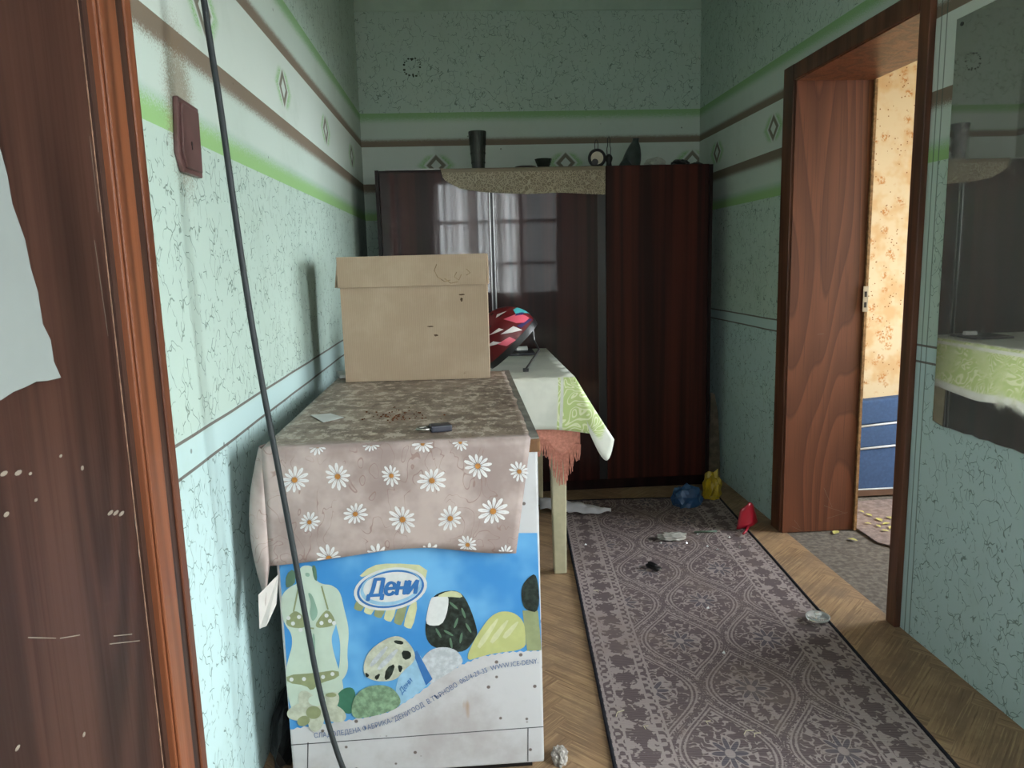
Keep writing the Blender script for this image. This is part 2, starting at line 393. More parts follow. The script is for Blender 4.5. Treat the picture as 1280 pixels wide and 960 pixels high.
# right doorway
d2 = empty('door_2', (XR, (DY0+DY1)/2, 0)); struct(d2, 'open doorway with brown wood veneer lining and casing', 'door')
n = NT('figured brown veneer'); p = n.coord(); q = n.scale(p, (1, 1, .16))
big = n.noise(q, 3.4, .5, .4, .3); ring = n.M('FRACT', n.M('MULTIPLY', big, 13)); f1 = n.ss(ring, .0, .9)
st = n.noise(n.scale(p, (1, 1, .02)), 150, 2, .6)
c = n.mix(f1, lin(90, 53, 37), lin(110, 66, 46)); c = n.mix(n.ss(ring, .86, .98, 0, .6), c, lin(60, 34, 25)); c = n.mix(n.M('MULTIPLY', n.ss(st, .5, .75), .35), c, lin(58, 33, 24))
n.col(c); n.set(.42, .4); m_fig = n.m
bx('jamb_lining', (XR-.018, DY1, 0), (XR2, DY1+.02, DZ+.02), m_fig, d2)
bx('jamb_lining', (XR-.018, DY0-.02, 0), (XR2, DY0, DZ+.02), m_fig, d2)
bx('head_lining', (XR-.018, DY0, DZ), (XR2, DY1, DZ+.02), m_case, d2)
bx('raw_edge', (XR2-.001, DY1-.014, 0), (XR2+.012, DY1+.02, DZ), m_chip, d2)
bx('casing', (XR-.030, DY1+.010, 0), (XR, DY1+.115, DZ+.075), m_brownwood, d2, .004)
bx('casing', (XR-.024, DY0-.062, 0), (XR, DY0-.005, DZ+.075), m_brownwood, d2, .004)
bx('casing', (XR-.028, DY0-.005, DZ+.005), (XR, DY1+.010, DZ+.075), m_brownwood, d2, .004)
m_steel = plain('dull steel', (170, 168, 160), .35, .5, .1, 30, 1)
m_black = plain('black plastic', (22, 22, 24), .4, .5, .1)
sp_ = bx('strike_plate', (XR2-.012, DY1-.0165, 1.08), (XR2+.013, DY1-.0142, 1.20), m_steel, d2)
bx('latch_hole', (XR2-.006, DY1-.0172, 1.15), (XR2+.006, DY1-.0166, 1.175), m_black, d2)
bx('latch_hole', (XR2-.006, DY1-.0172, 1.10), (XR2+.006, DY1-.0166, 1.125), m_black, d2)
# cobwebby scratches at the foot of the lining
mb = MB()
for (xa, ya, xb, yb) in ((1030, 632, 1058, 642), (1034, 648, 1060, 640), (993, 650, 1000, 660), (990, 658, 1003, 664), (1022, 418, 1030, 417), (1030, 610, 1040, 634)):
    a, b = onY(xa, ya, DY1-.0008), onY(xb, yb, DY1-.0008); d = (b-a).normalized(); q = Vector((-d.z, 0, d.x))*.0006
    mb.poly([a-q, b-q*.4, b+q, a+q])
mb.build('scratches', m_chipw, d2)

# hall window behind the camera, with panes and curtains
n = NT('window glass'); t = n.t; tr = n.node('ShaderNodeBsdfTransparent'); gl = n.node('ShaderNodeBsdfGlossy'); gl.inputs['Roughness'].default_value = .02
mx = n.node('ShaderNodeMixShader'); mx.inputs[0].default_value = .06; t.links.new(tr.outputs[0], mx.inputs[1]); t.links.new(gl.outputs[0], mx.inputs[2])
t.links.new(mx.outputs[0], t.nodes['Material Output'].inputs[0]); m_glass = n.m
n = NT('net curtain'); t = n.t; tr = n.node('ShaderNodeBsdfTransparent'); df = n.node('ShaderNodeBsdfTranslucent'); df.inputs[0].default_value = (.34, .32, .31, 1)
mx = n.node('ShaderNodeMixShader'); t.links.new(tr.outputs[0], mx.inputs[1]); t.links.new(df.outputs[0], mx.inputs[2])
cx_ = n.sep(n.coord())[0]; n.put(mx.inputs[0], n.ss(n.noise(n.comb(n.M('MULTIPLY', cx_, 9.0), 0, 0), 1, 1), .42, .58, .60, .995)); t.links.new(mx.outputs[0], t.nodes['Material Output'].inputs[0]); m_net = n.m
n = NT('dark red voile'); t = n.t; tr = n.node('ShaderNodeBsdfTransparent'); df = n.node('ShaderNodeBsdfDiffuse'); df.inputs[0].default_value = lin(84, 44, 42)
mx = n.node('ShaderNodeMixShader'); mx.inputs[0].default_value = .93; t.links.new(tr.outputs[0], mx.inputs[1]); t.links.new(df.outputs[0], mx.inputs[2]); t.links.new(mx.outputs[0], t.nodes['Material Output'].inputs[0]); m_drape = n.m
def window(name, label, a0, a1, z0, z1, nv, hz, plane, axis):
    def P(u, d, z): return (u, plane+d, z) if axis == 'x' else (plane+d, u, z)
    root = empty(name, P((a0+a1)/2, 0, z0)); struct(root, label, 'window')
    sgn = -1 if axis == 'x' else 1
    def B(nm, ua, ub, za, zb, d0, d1, mat):
        a, b = P(ua, min(d0*sgn, d1*sgn), za), P(ub, max(d0*sgn, d1*sgn), zb)
        return bx(nm, a, b, mat, root, 0)
    B('frame', a0, a0+.05, z0, z1, .02, .10, m_whitepaint); B('frame', a1-.05, a1, z0, z1, .02, .10, m_whitepaint)
    B('frame', a0+.05, a1-.05, z0, z0+.05, .02, .10, m_whitepaint); B('frame', a0+.05, a1-.05, z1-.05, z1, .02, .10, m_whitepaint)
    us = [a0+.05 + (a1-a0-.10)*i/nv for i in range(nv+1)]; zs = [z0+.05] + hz + [z1-.05]
    for u in us[1:-1]: B('mullion', u-.025, u+.025, z0+.05, z1-.05, .03, .09, m_whitepaint)
    for i in range(nv):
        for z in hz: B('glazing_bar', us[i]+(.025 if i else 0), us[i+1]-(.025 if i < nv-1 else 0), z-.02, z+.02, .03, .09, m_whitepaint)
        for k in range(len(zs)-1):
            B('pane', us[i]+(.025 if i else 0), us[i+1]-(.025 if i < nv-1 else 0), zs[k]+(.02 if k else 0), zs[k+1]-(.02 if k < len(zs)-2 else 0), .055, .059, m_glass)
    B('sill', a0-.04, a1+.04 if axis != 'x' else min(a1+.04, XR-.01), z0-.03, z0, -.06, .0, m_whitepaint)
    return root
window('window_1', 'white framed window with small panes at the entrance end', *W1, 3, [1.35, 1.85], YF, 'x')
window('window_3', 'glazed entrance opening in the right wall before the mirror', *W3, 2, [1.2], XR+.20, 'y')
window('window_2', 'wide white framed window of the side room', *W2, 3, [1.95], RX1, 'y')
def curtain(name, label, x0, x1, z0, z1, amp, wl, mat, y):
    mb = MB(); mb.grid(lambda a, b: (x0+(x1-x0)*a + .01*math.sin(9*b+a*5), y + amp*math.sin(2*math.pi*a*(x1-x0)/wl + 1.5*math.sin(3*b)), z0+(z1-z0)*b), 60, 12)
    return tag(mb.build(name, mat, None, True), label, 'curtain')
curtain('net_curtain', 'white net curtain over the entrance window', -.34, .64, .72, 2.47, .022, .13, m_net, YF+.065)
curtain('drape', 'dark red see-through drape over the entrance window', .66, 1.30, .60, 2.47, .022, .08, m_drape, YF+.085)
bx0 = MB(); bx0.tube([(-.10, YF+.075, 2.485), (1.53, YF+.075, 2.485)], .010, 10)
tag(bx0.build('curtain_rail', m_steel, None, True), 'thin metal curtain rail above the entrance window', 'curtain rail')

# ground outside
m_gnd = plain('outside ground', (120, 116, 104), .95, .1, .1, 2)
mb = MB(); mb.add([(-14, -14, -.13), (18, -14, -.13), (18, 18, -.13), (-14, 18, -.13)], [(0, 1, 2, 3)]); struct(mb.build('ground', m_gnd), 'bare ground outside the windows', 'ground')

# side room
YR1, YR0 = 4.70, 1.60
mb = MB(); mb.box((XR2, YR1, 0), (RX1+.12, YR1+.12, ZC)); struct(mb.build('wall_room_back', m_paper), 'orange floral wallpapered wall seen through the doorway', 'wall')
mb = MB(); mb.box((XR2, YR0-.12, 0), (RX1+.12, YR0, ZC)); struct(mb.build('wall_room_front', m_paper), 'orange floral wallpapered near wall of the side room', 'wall')
mb = MB(); y0, y1, z0, z1 = W2
mb.box((RX1, YR0, 0), (RX1+.12, y0, ZC)); mb.box((RX1, y1, 0), (RX1+.12, YR1, ZC)); mb.box((RX1, y0, 0), (RX1+.12, y1, z0)); mb.box((RX1, y0, z1), (RX1+.12, y1, ZC))
struct(mb.build('wall_room_window', m_paper), 'wallpapered window wall of the side room', 'wall')
mb = MB(); mb.box((XR2, YR0, 0), (XR2+.008, DY0-.03, ZC)); mb.box((XR2, DY1+.03, 0), (XR2+.008, YR1, ZC)); mb.box((XR2, DY0-.03, DZ+.03), (XR2+.008, DY1+.03, ZC))
struct(mb.build('wall_room_doorway', m_paper), 'wallpapered doorway wall of the side room', 'wall')
mb = MB(); mb.box((XR2, YR0-.12, ZC), (RX1+.12, YR1+.12, ZC+.1)); struct(mb.build('ceiling', m_ceil), 'white ceiling of the side room', 'ceiling')
n = NT('side room carpet'); p = n.coord()
n.col(n.mix(n.ss(n.noise(p, 30, 4, .7), .35, .7), lin(116, 102, 98), lin(146, 130, 124))); n.set(.95, .1); m_rc = n.m
rc0 = onZ(1050, 648); rc1 = onZ(1117, 685); dr = (rc1-rc0).normalized()
mb = MB(); a = rc0 - dr*.9; b = rc1 + dr*.6; nrm = Vector((-dr.y, dr.x, 0)); nrm = nrm if nrm.x > 0 else -nrm
a.x = max(a.x, XR2+.015)
mb.prism([Vector((XR2+.02, 3.83, .0)), Vector((XR2+.02, 3.24, 0)), Vector((2.02, 3.08, 0)), Vector((2.62, 2.62, 0)), Vector((3.3, 2.62, 0)), Vector((3.3, 3.83, 0))], (0, 0, .006))
tag(mb.build('room_carpet', m_rc), 'dusty pale carpet on the side room floor in front of the blue sofa', 'carpet')

# blue sofa
m_blue = plain('blue upholstery', (62, 86, 124), .85, .25, .08, 60)
m_pipe = plain('pale piping', (200, 206, 214), .6, .3, .05)
m_plinth = plain('brown plinth wood', (104, 78, 62), .6, .3, .1)
sofa = empty('sofa', (2.5, 4.2, .006)); tag(sofa, 'blue upholstered sofa with pale piping on a brown plinth', 'sofa')
SY = 3.90
def zl(x, za, zb): return za + (zb-za)*(x-2.134)/(2.406-2.134)
def slab(name, za0, za1, zb0, zb1, y0, y1, mat):
    X0, X1 = 2.00, 2.62; bm = bmesh.new()
    def q(z0, z1, x): return zl(x, z0, z1)
    cs = []
    for y in (y0, y1):
        cs += [(X0, y, q(za0, za1, X0)), (X1, y, q(za0, za1, X1)), (X1, y, q(zb0, zb1, X1)), (X0, y, q(zb0, zb1, X0))]
    vs = [bm.verts.new(c) for c in cs]
    for f in ((0,1,2,3), (7,6,5,4), (0,4,5,1), (1,5,6,2), (2,6,7,3), (3,7,4,0)): bm.faces.new([vs[i] for i in f])
    bmesh.ops.recalc_face_normals(bm, faces=bm.faces)
    bmesh.ops.bevel(bm, geom=list(bm.edges), offset=.012, segments=3, affect='EDGES', profile=.6)
    mb = MB(); mb.bm(bm); return mb.build(name, mat, sofa, True)
bx('plinth', (2.00, SY, .0065), (2.62, 4.60, .048), m_plinth, sofa, .003)
bx('seat', (2.00, SY+.076, .0485), (2.62, 4.60, .36), m_blue, sofa, .02)
slab('lower_panel', .048, .038, .275, .291, SY+.004, SY+.075, m_blue)
slab('middle_cushion', .283, .299, .402, .422, SY-.004, SY+.075, m_blue)
slab('upper_cushion', .410, .430, .546, .566, SY+.002, SY+.075, m_blue)
for za, zb in ((.279, .295), (.406, .426)):
    MB().tube([(2.002, SY-.002, zl(2.002, za, zb)), (2.62, SY-.002, zl(2.62, za, zb))], .006, 8).build('piping', m_pipe, sofa, True)
bx('front_rail', (2.00, SY-.003, .044), (2.62, SY+.004, .050), m_pipe, sofa)

# yellow leaves blown in
m_leafy = plain('dry yellow leaf', (196, 188, 110), .7, .3, .15)
mb = MB(); prof = [(0, 0), (.30, .16), (.6, .2), (1, 0), (.6, -.2), (.30, -.16)]
mb.poly([((x-.5)*.05, y*.06, .004*math.sin(3*x)) for x, y in prof])
leaf0 = None
for i, (px, py, ln) in enumerate(((1045, 664, 1.3), (1066, 673, 1), (1086, 644, 1), (1099, 650, 1.2), (1108, 655, 1), (1098, 658, .8), (1112, 648, 1), (1085, 655, .7), (1077, 640, .7), (1106, 664, .8), (1114, 660, 1))):
    p0 = onZ(px, py, .008)
    if leaf0 is None: o = leaf0 = mb.build('dry_leaf', m_leafy)
    else: o = leaf0.copy(); C.objects.link(o)
    zz = .008 if (p0.x > 1.93) else .0
    o.location = (p0.x, p0.y, zz+.002); o.rotation_euler = (0, 0, random.random()*6); o.scale = (ln, ln, 1)
    tag(o, 'dry yellow leaf lying on the floor beyond the doorway', 'leaf', 'dry leaves blown in by the doorway')

# ------------------------------------------------------------------ wardrobe
def mahog(name, c0, c1, rough, coat, coatr):
    n = NT(name); p = n.coord()
    a = n.noise(n.scale(p, (1, .2, .02)), 16, 2, .5); b = n.noise(n.scale(p, (1, .2, .008)), 150, 2, .6)
    c = n.mix(n.ss(a, .38, .66), lin(*c0), lin(*c1)); c = n.mix(n.M('MULTIPLY', n.ss(b, .5, .7), .4), c, lin(*c0))
    n.col(c); n.set(rough, .15, 0, coat, coatr); return n.m
m_mahog = mahog('lacquered mahogany', (36, 17, 16), (60, 28, 25), .32, .6, .03)
m_mahog2 = mahog('satin mahogany', (38, 18, 14), (72, 32, 23), .5, .0, .2)
m_mbody = mahog('dark carcass', (22, 12, 12), (36, 19, 18), .35, .2, .1)
m_trim = plain('grey metal door edge', (150, 150, 150), .3, .5, .05, 10, 1)
WY, WZ = 4.262, 1.872
wd = empty('wardrobe', (.49, 4.57, 0)); tag(wd, 'large dark glossy mahogany wardrobe with three doors against the back wall', 'wardrobe')
mb = MB()
mb.box((-.457, WY, 0), (-.437, YB-.01, WZ)); mb.box((1.415, WY, 0), (1.435, YB-.01, WZ)); mb.box((-.437, WY+.022, WZ-.02), (1.415, YB-.01, WZ))
mb.box((-.437, YB-.022, .08), (1.415, YB-.01, WZ-.02)); mb.box((.79, WY+.022, .08), (.81, YB-.022, WZ-.02)); mb.box((-.437, WY+.03, .06), (1.415, YB-.022, .08))
mb.build('carcass', m_mbody, wd)
bx('plinth', (-.437, WY+.022, 0), (1.415, WY+.04, .06), m_mbody, wd)
for (xa, xb, yaw, mat, sl) in ((-.434, .165, .25, m_mahog, 0), (.192, .775, -.35, m_mahog, 0), (.822, 1.412, 0, m_mahog2, 0)):
    cx = (xa+xb)/2
    o = MB().box((xa-cx, -.009, .065), (xb-cx, .009, WZ-.012 if xa < .8 else WZ+.002), 0, .003).build('wardrobe_door', mat, None)
    o.parent = wd; o.location = (cx-.49, WY+.005-4.57, 0); o.rotation_euler = (0, 0, math.radians(yaw))
mb = MB(); mb.box((.165, WY-.004, .065), (.171, WY+.014, WZ-.012)); mb.box((.186, WY-.004, .065), (.192, WY+.014, WZ-.012))
mb.build('edge_trim', m_trim, wd)
bx('centre_strip', (.171, WY+.002, .065), (.186, WY+.02, WZ-.012), m_black, wd)
bx('divider_strip', (.776, WY+.004, .065), (.821, WY+.02, WZ-.012), m_black, wd)

# lace runner over the top and front
n = NT('lace'); p = n.coord(); xz = n.sep(p)
pp = n.comb(xz[0], 0, xz[2])
ed = n.vor(pp, 48, 'DISTANCE_TO_EDGE'); f1 = n.vor(pp, 48)
lines = n.M('MAXIMUM', n.ss(ed, .10, .04), n.ss(n.M('ABSOLUTE', n.M('SUBTRACT', f1, .30)), .07, .03))
gatez = n.M('MULTIPLY', n.ss(xz[2], 1.855, 1.845), n.ss(xz[2], 1.70, 1.735))
lines = n.M('MULTIPLY', lines, n.ss(xz[2], 1.856, 1.846))
n.col(n.mix(n.M('MULTIPLY', lines, .7), lin(130, 120, 104), lin(186, 176, 156))); n.set(.9, .15); n.bump(lines, .4, .002); m_lace = n.m
HEM = [(-.095, 1.868), (-.093, 1.83), (-.06, 1.80), (.01, 1.765), (.09, 1.750), (.17, 1.742), (.38, 1.728), (.56, 1.733), (.68, 1.724), (.818, 1.716)]
def hem(x):
    for (xa, za), (xb, zb) in zip(HEM, HEM[1:]):
        if xa <= x <= xb: return za + (zb-za)*(x-xa)/(xb-xa)
    return HEM[-1][1]
mb = MB()
def lace(a, b):
    x = -.095 + .913*a
    if b < .4: return (x, WY-.012 + (.4-b)/.4*.30, WZ+.004)
    t = (b-.4)/.6
    return (x, WY-.012 - .004*math.sin(math.pi*t) - .003*math.sin(22*x)*t, WZ+.004 + (hem(x)-WZ-.004)*t)
mb.grid(lace, 90, 24)
tag(mb.build('lace_runner', m_lace, None, True), 'cream lace runner hanging over the front edge of the wardrobe', 'runner')
m_edge = plain('white paper', (196, 198, 196), .8, .2, .06)
mb = MB(); mb.box((-.40, WY+.01, WZ+.0005), (-.10, WY+.23, WZ+.006)); tag(mb.build('paper_sheet', m_edge), 'flat white sheet of paper on the wardrobe top beside the lace runner', 'paper')

# things on top of the wardrobe
n = NT('smoked cut glass'); n.col(lin(60, 66, 60)); n.set(.12, .6); n.b.inputs['Transmission Weight'].default_value = .55; n.b.inputs['IOR'].default_value = 1.45; m_cut = n.m
def topY(px, py, Y=4.40): return onY(px, py, Y)
ZT = WZ + .0075
def cutvase(name, label, x, y, z, r0, r1, h, nf=16, cat='vase'):
    mb = MB(); n_ = nf*2
    prof = [(.55, 0), (.92, .004), (1, .02), (1.03, .3), (1.06, .6), (1.1, .97), (1.08, 1.0), (1.0, 1.0), (.96, .95), (.88, .3), (.8, .08), (.01, .07)]
    vs = []; 
    for i, (r, t) in enumerate(prof):
        rad = (r0 + (r1-r0)*t)*r
        for j in range(n_):
            k = 1 - (.035 if (j % 2 and i < 7) else 0)
            vs.append((x+rad*k*math.cos(2*math.pi*j/n_), y+rad*k*math.sin(2*math.pi*j/n_), z+h*t))
    fs = [(i*n_+j, i*n_+(j+1) % n_, (i+1)*n_+(j+1) % n_, (i+1)*n_+j) for i in range(len(prof)-1) for j in range(n_)]
    fs.append(tuple(range(n_))[::-1]); fs.append(tuple((len(prof)-1)*n_+j for j in range(n_)))
    mb.add(vs, fs); root = mb.build(name, m_cut)
    for t in (.18, .42, .66):
        mb = MB(); rad = (r0+(r1-r0)*t)*(1.03+.06*t)
        mb.tube([(x+rad*math.cos(a), y+rad*math.sin(a), z+h*(t+.03*(k % 2))) for k, a in enumerate([i*2*math.pi/32 for i in range(33)])], .0016, 5)
        mb.build('cut_band', m_cut, root)
    return tag(root, label, cat)
cutvase('glass_vase', 'tall dark cut glass vase on the lace runner', .116, 4.40, ZT, .036, .047, .212)
cutvase('glass_dish', 'small flared cut glass dish on the wardrobe', .489, 4.40, ZT, .030, .046, .055, 10, 'dish')
m_brown = plain('dark brown glaze', (40, 32, 28), .35, .5, .1)
mb = MB(); mb.lathe([(.03, 0), (.055, .004), (.062, .012), (.058, .012), (.03, .007), (.001, .007)], (.385, 4.38, ZT), 24)
tag(mb.build('saucer', m_brown, None, True), 'small dark saucer lying beside the glass dish', 'saucer')
m_cream = plain('cream dial', (214, 206, 186), .6, .3, .05)
g = empty('alarm_clock', (.797, 4.40, ZT)); tag(g, 'round dark clock with cream face and wire loop on the wardrobe', 'clock')
c0 = Vector((.797, 4.40, ZT+.054)); ring = lambda r, y: [c0+Vector((r*math.cos(a), y, r*math.sin(a))) for a in [i*2*math.pi/28 for i in range(29)]]
mb = MB(); mb.tube([c0+Vector((0, -.012, 0)), c0+Vector((0, .022, 0))], .047, 28); mb.tube(ring(.047, -.012), .006, 8); mb.build('case', m_black, g, True)
mb = MB(); mb.tube([c0+Vector((0, -.0145, 0)), c0+Vector((0, -.0122, 0))], .036, 28); mb.build('dial', m_cream, g)
mb = MB(); mb.poly([c0+Vector((-.012+.019*math.cos(a), -.0150, -.022+.018*math.sin(a))) for a in [i*math.pi/8 for i in range(16)]]); mb.build('dark_patch', m_black, g)
mb = MB(); mb.tube([c0+Vector((-.008, .005, .046)), c0+Vector((-.010, .005, .075)), c0+Vector((-.006, .005, .098)), c0+Vector((0, .005, .104)), c0+Vector((.006, .005, .098)), c0+Vector((.010, .005, .075)), c0+Vector((.008, .005, .046))], .0022, 6); mb.build('loop', m_black, g, True)
g = empty('hook_stand', (.872, 4.42, ZT)); tag(g, 'small dark stand with tall wire loop beside the round clock', 'stand')
mb = MB(); mb.lathe([(.036, 0), (.034, .006), (.018, .014), (.014, .03), (.020, .045), (.022, .058), (.016, .072), (.004, .08), (.001, .08)], (.872, 4.42, ZT), 20); mb.build('base', m_black, g, True)
mb = MB(); b0 = Vector((.872, 4.42, ZT)); mb.tube([b0+Vector((-.010, 0, .07)), b0+Vector((-.011, 0, .11)), b0+Vector((-.006, 0, .13)), b0+Vector((-.008, 0, .16)), b0+Vector((0, 0, .176)), b0+Vector((.008, 0, .16)), b0+Vector((.006, 0, .13)), b0+Vector((.011, 0, .11)), b0+Vector((.010, 0, .07))], .0024, 6); mb.build('loop', m_black, g, True)
m_stone = plain('grey blue glazed ceramic', (58, 70, 68), .3, .5, .2, 25)
g = empty('figurine', (1.01, 4.42, ZT)); tag(g, 'grey blue ceramic jug with slanted neck standing on the wardrobe', 'jug')
mb = MB(); mb.lathe([(.048, 0), (.054, .01), (.056, .035), (.050, .07), (.041, .10), (.031, .125), (.021, .142), (.018, .155), (.021, .163), (.016, .163), (.012, .14), (.001, .13)], (0, 0, 0), 22)
mb.v = [(1.0+x+.03*max(0, z-.02)/.14, 4.42+y*.8, ZT+z) for x, y, z in mb.v]; mb.build('body', m_stone, g, True)
mb = MB(); mb.lathe([(.040, 0), (.043, .008), (.030, .028), (.014, .048), (.001, .06)], (.966, 4.40, ZT), 18); mb.build('foot', m_stone, g, True)
def crumple(name, label, cat, c, sz, mat, seed, amp=.25, freq=3, sub=3, group=None):
    bm = bmesh.new(); bmesh.ops.create_icosphere(bm, subdivisions=sub, radius=1)
    for v in bm.verts:
        d = v.co.normalized(); q = d*freq + Vector((seed*7.1, seed*3.3, seed))
        k = 1 + amp*noise.noise(q) + amp*.7*abs(noise.noise(q*2.3)) - amp*.2
        v.co = Vector((d.x*sz[0]*k, d.y*sz[1]*k, max(d.z*k, -.55)*sz[2] + .55*sz[2]))
    mb = MB(); mb.bm(bm); o = mb.build(name, mat, None, False); o.location = c
    return tag(o, label, cat, group)
m_bagw = plain('whitish plastic', (176, 180, 170), .35, .5, .1, 20)
crumple('plastic_bag', 'crumpled white plastic bag lying beside the jug', 'bag', (1.145, 4.42, ZT), (.062, .045, .036), m_bagw, 2)
crumple('dark_rag', 'crumpled black rag on the end of the wardrobe', 'rag', (1.29, 4.42, WZ+.003), (.055, .05, .03), m_black, 5)
crumple('black_glove', 'flattened black glove at the wardrobe corner', 'glove', (1.385, 4.42, WZ+.003), (.045, .04, .018), m_black, 8)

# ------------------------------------------------------------------ chest freezer
FX0, FX1, FY0, FY1, FZ = -.490, .172, 1.805, 3.00, .885
n = NT('chipped white enamel'); p = n.coord()
c = n.mix(n.ss(n.noise(p, 5, 5, .65), .42, .7), lin(176, 177, 178), lin(158, 155, 154))
c = n.mix(n.ss(n.vor(p, 22), .13, .08, 0, .85), c, lin(70, 52, 40))
c = n.mix(n.ss(n.noise(n.scale(p, (1, 1, .25)), 16, 3, .6), .66, .76), c, lin(150, 124, 96))
n.col(c); n.set(.45, .4); m_enam = n.m
m_lidwood = wood('raw lid board', (96, 68, 44), (128, 94, 62), (150, 112, 76), (1, .1, 1), 10, 5, .8)
m_gmetal = plain('dull grey strip', (138, 136, 128), .5, .4, .2, 18)
m_seam = plain('dark seam', (78, 78, 80), .7, .2, .05)
fz = empty('chest_freezer', (-.159, 2.40, 0)); tag(fz, 'white chest freezer with ice cream poster on its front', 'freezer')
bx('cabinet', (FX0, FY0, .03), (FX1, FY1, FZ), m_enam, fz, .006)
bx('base', (FX0+.03, FY0+.03, 0), (FX1-.03, FY1-.03, .03), m_black, fz)
bx('lid', (FX0-.003, FY0-.005, FZ), (FX1+.006, FY1+.004, .918), m_lidwood, fz, .002)
bx('lid_edge_strip', (FX1-.026, FY0-.003, .9181), (FX1+.004, FY1+.004, .9225), m_gmetal, fz, .001)
PY = FY0 - .0006
def z7(x, y): return (320+.3125*x, 660+.3125*y)
LC = [0]
def pp7(x, y, layer=0): px, py = z7(x, y); return onY(px, py, PY - .0004*layer - .00001*LC[0])
mb = MB()
for (a, b) in (((140, 868), (1150, 795)), ((208, 858), (214, 1100)), ((1088, 800), (1092, 1100))):
    A, B = pp7(*a), pp7(*b); d = (B-A).normalized(); q = Vector((-d.z, 0, d.x))*.0013
    mb.poly([A-q, B-q, B+q, A+q])
for v in range(len(mb.v)): mb.v[v] = (mb.v[v][0], mb.v[v][1], max(mb.v[v][2], .035))
mb.build('panel_seam', m_seam, fz)
# printed poster
n = NT('poster blue'); p = n.coord()
n.col(n.mix(n.ss(n.noise(p, 6, 3), .40, .68), lin(54, 122, 178), lin(96, 156, 198))); n.set(.4, .4); m_pblue = n.m
pc = {}
def ink(name, rgb, var=.06, scale=40):
    if name not in pc: pc[name] = plain('ink '+name, tuple(c_*.86 for c_ in rgb), .4, .4, var, scale)
    return pc[name]
i_skin = ink('skin', (204, 222, 204), .06, 8); i_skin2 = ink('skin shade', (150, 184, 164), .08, 14); i_white = ink('white', (224, 228, 226), .04)
i_green = ink('olive', (150, 160, 118)); i_dk = ink('dark', (54, 68, 62), .35, 70); i_yel = ink('yellow', (196, 202, 134), .06, 20); i_yel2 = ink('pale yellow', (214, 218, 172))
i_logo = ink('logo blue', (58, 120, 186)); i_lb = ink('pale blue', (158, 204, 232)); i_scoop = ink('green scoop', (150, 186, 150), .22, 60); i_wsc = ink('white scoop', (206, 214, 218), .12, 60)
i_leaf = ink('leaf', (64, 122, 98)); i_txt = ink('text blue', (92, 118, 160)); i_hair = ink('hair', (96, 128, 104)); i_cream = ink('cream', (206, 212, 190), .12, 50)
ps = empty('poster', (0, 0, 0)); ps.parent = fz; ps.location = -fz.location; ps['_ident'] = 1; ps['label'] = 'blue ice cream advertising print on the freezer front'
def smooth_poly(pts, k=3):
    for _ in range(k):
        q = []
        for i in range(len(pts)):
            a, b = pts[i], pts[(i+1) % len(pts)]
            q += [(a[0]*.75+b[0]*.25, a[1]*.75+b[1]*.25), (a[0]*.25+b[0]*.75, a[1]*.25+b[1]*.75)]
        pts = q
    return pts
def shp(mb, pts, layer, mi=0, sm=2):
    LC[0] = LC[0] % 30 + 1; mb.poly([pp7(x, y, layer) for x, y in (smooth_poly(pts, sm) if sm else pts)], mi)
def ell(cx, cy, rx, ry, rot=0, n=28, a0=0, a1=360):
    r = math.radians(rot); out = []
    full = a1-a0 >= 360
    for i in range(n if full else n+1):
        t = math.radians(a0 + (a1-a0)*i/n); x, y = rx*math.cos(t), ry*math.sin(t)
        out.append((cx + x*math.cos(r) - y*math.sin(r), cy + x*math.sin(r) + y*math.cos(r)))
    return out
def ringp(mb, outer, inner, layer, mi):
    LC[0] = LC[0] % 30 + 1; k = len(outer); mb.add([pp7(x, y, layer) for x, y in outer] + [pp7(x, y, layer) for x, y in inner], [(i, (i+1) % k, k+(i+1) % k, k+i) for i in range(k)], mi)
low_edge = [(1142, 490), (1000, 497), (900, 515), (820, 548), (730, 602), (640, 668), (540, 733), (470, 752), (400, 765), (250, 786), (136, 805)]
jag = []
for (xa, ya), (xb, yb) in zip(low_edge, low_edge[1:]):
    kk = max(2, int(abs(xb-xa)/13))
    for i in range(kk): jag.append((xa+(xb-xa)*i/kk, ya+(yb-ya)*i/kk + (3 if i % 2 else -3)))
jag.append(low_edge[-1])
mb = MB(); shp(mb, [(84, 20), (1125, 20)] + jag + [(120, 500)], 0, 0, 0); mb.build('background_print', m_pblue, ps)
mb = MB()  # figure: a cropped swimsuit model
body = [(172, 150), (232, 150), (236, 205), (262, 225), (310, 228), (332, 262), (322, 340), (322, 385), (302, 430), (304, 470), (322, 540), (350, 620), (350, 700), (262, 720), (150, 740), (130, 690), (118, 580), (130, 520), (146, 470), (142, 420), (114, 385), (100, 330), (100, 270), (135, 235), (172, 220)]
shp(mb, [(300, 228), (336, 250), (352, 320), (374, 410), (364, 500), (370, 560), (356, 596), (336, 616), (324, 596), (336, 540), (338, 450), (318, 380), (308, 300)], 2, 0, 2)
shp(mb, body, 1, 0, 2)
shp(mb, [(222, 150), (240, 150), (246, 215), (232, 205)], 2, 3, 1); shp(mb, [(120, 185), (152, 160), (160, 215), (140, 235), (118, 240)], 2, 3, 1)
shp(mb, [(150, 330), (176, 338), (206, 376), (196, 402), (130, 398), (116, 372)], 2, 1, 2); shp(mb, [(228, 402), (262, 344), (290, 322), (322, 376), (300, 396)], 2, 1, 2)
shp(mb, [(120, 588), (236, 580), (330, 566), (334, 598), (252, 622), (222, 654), (200, 630), (126, 620)], 2, 1, 1)
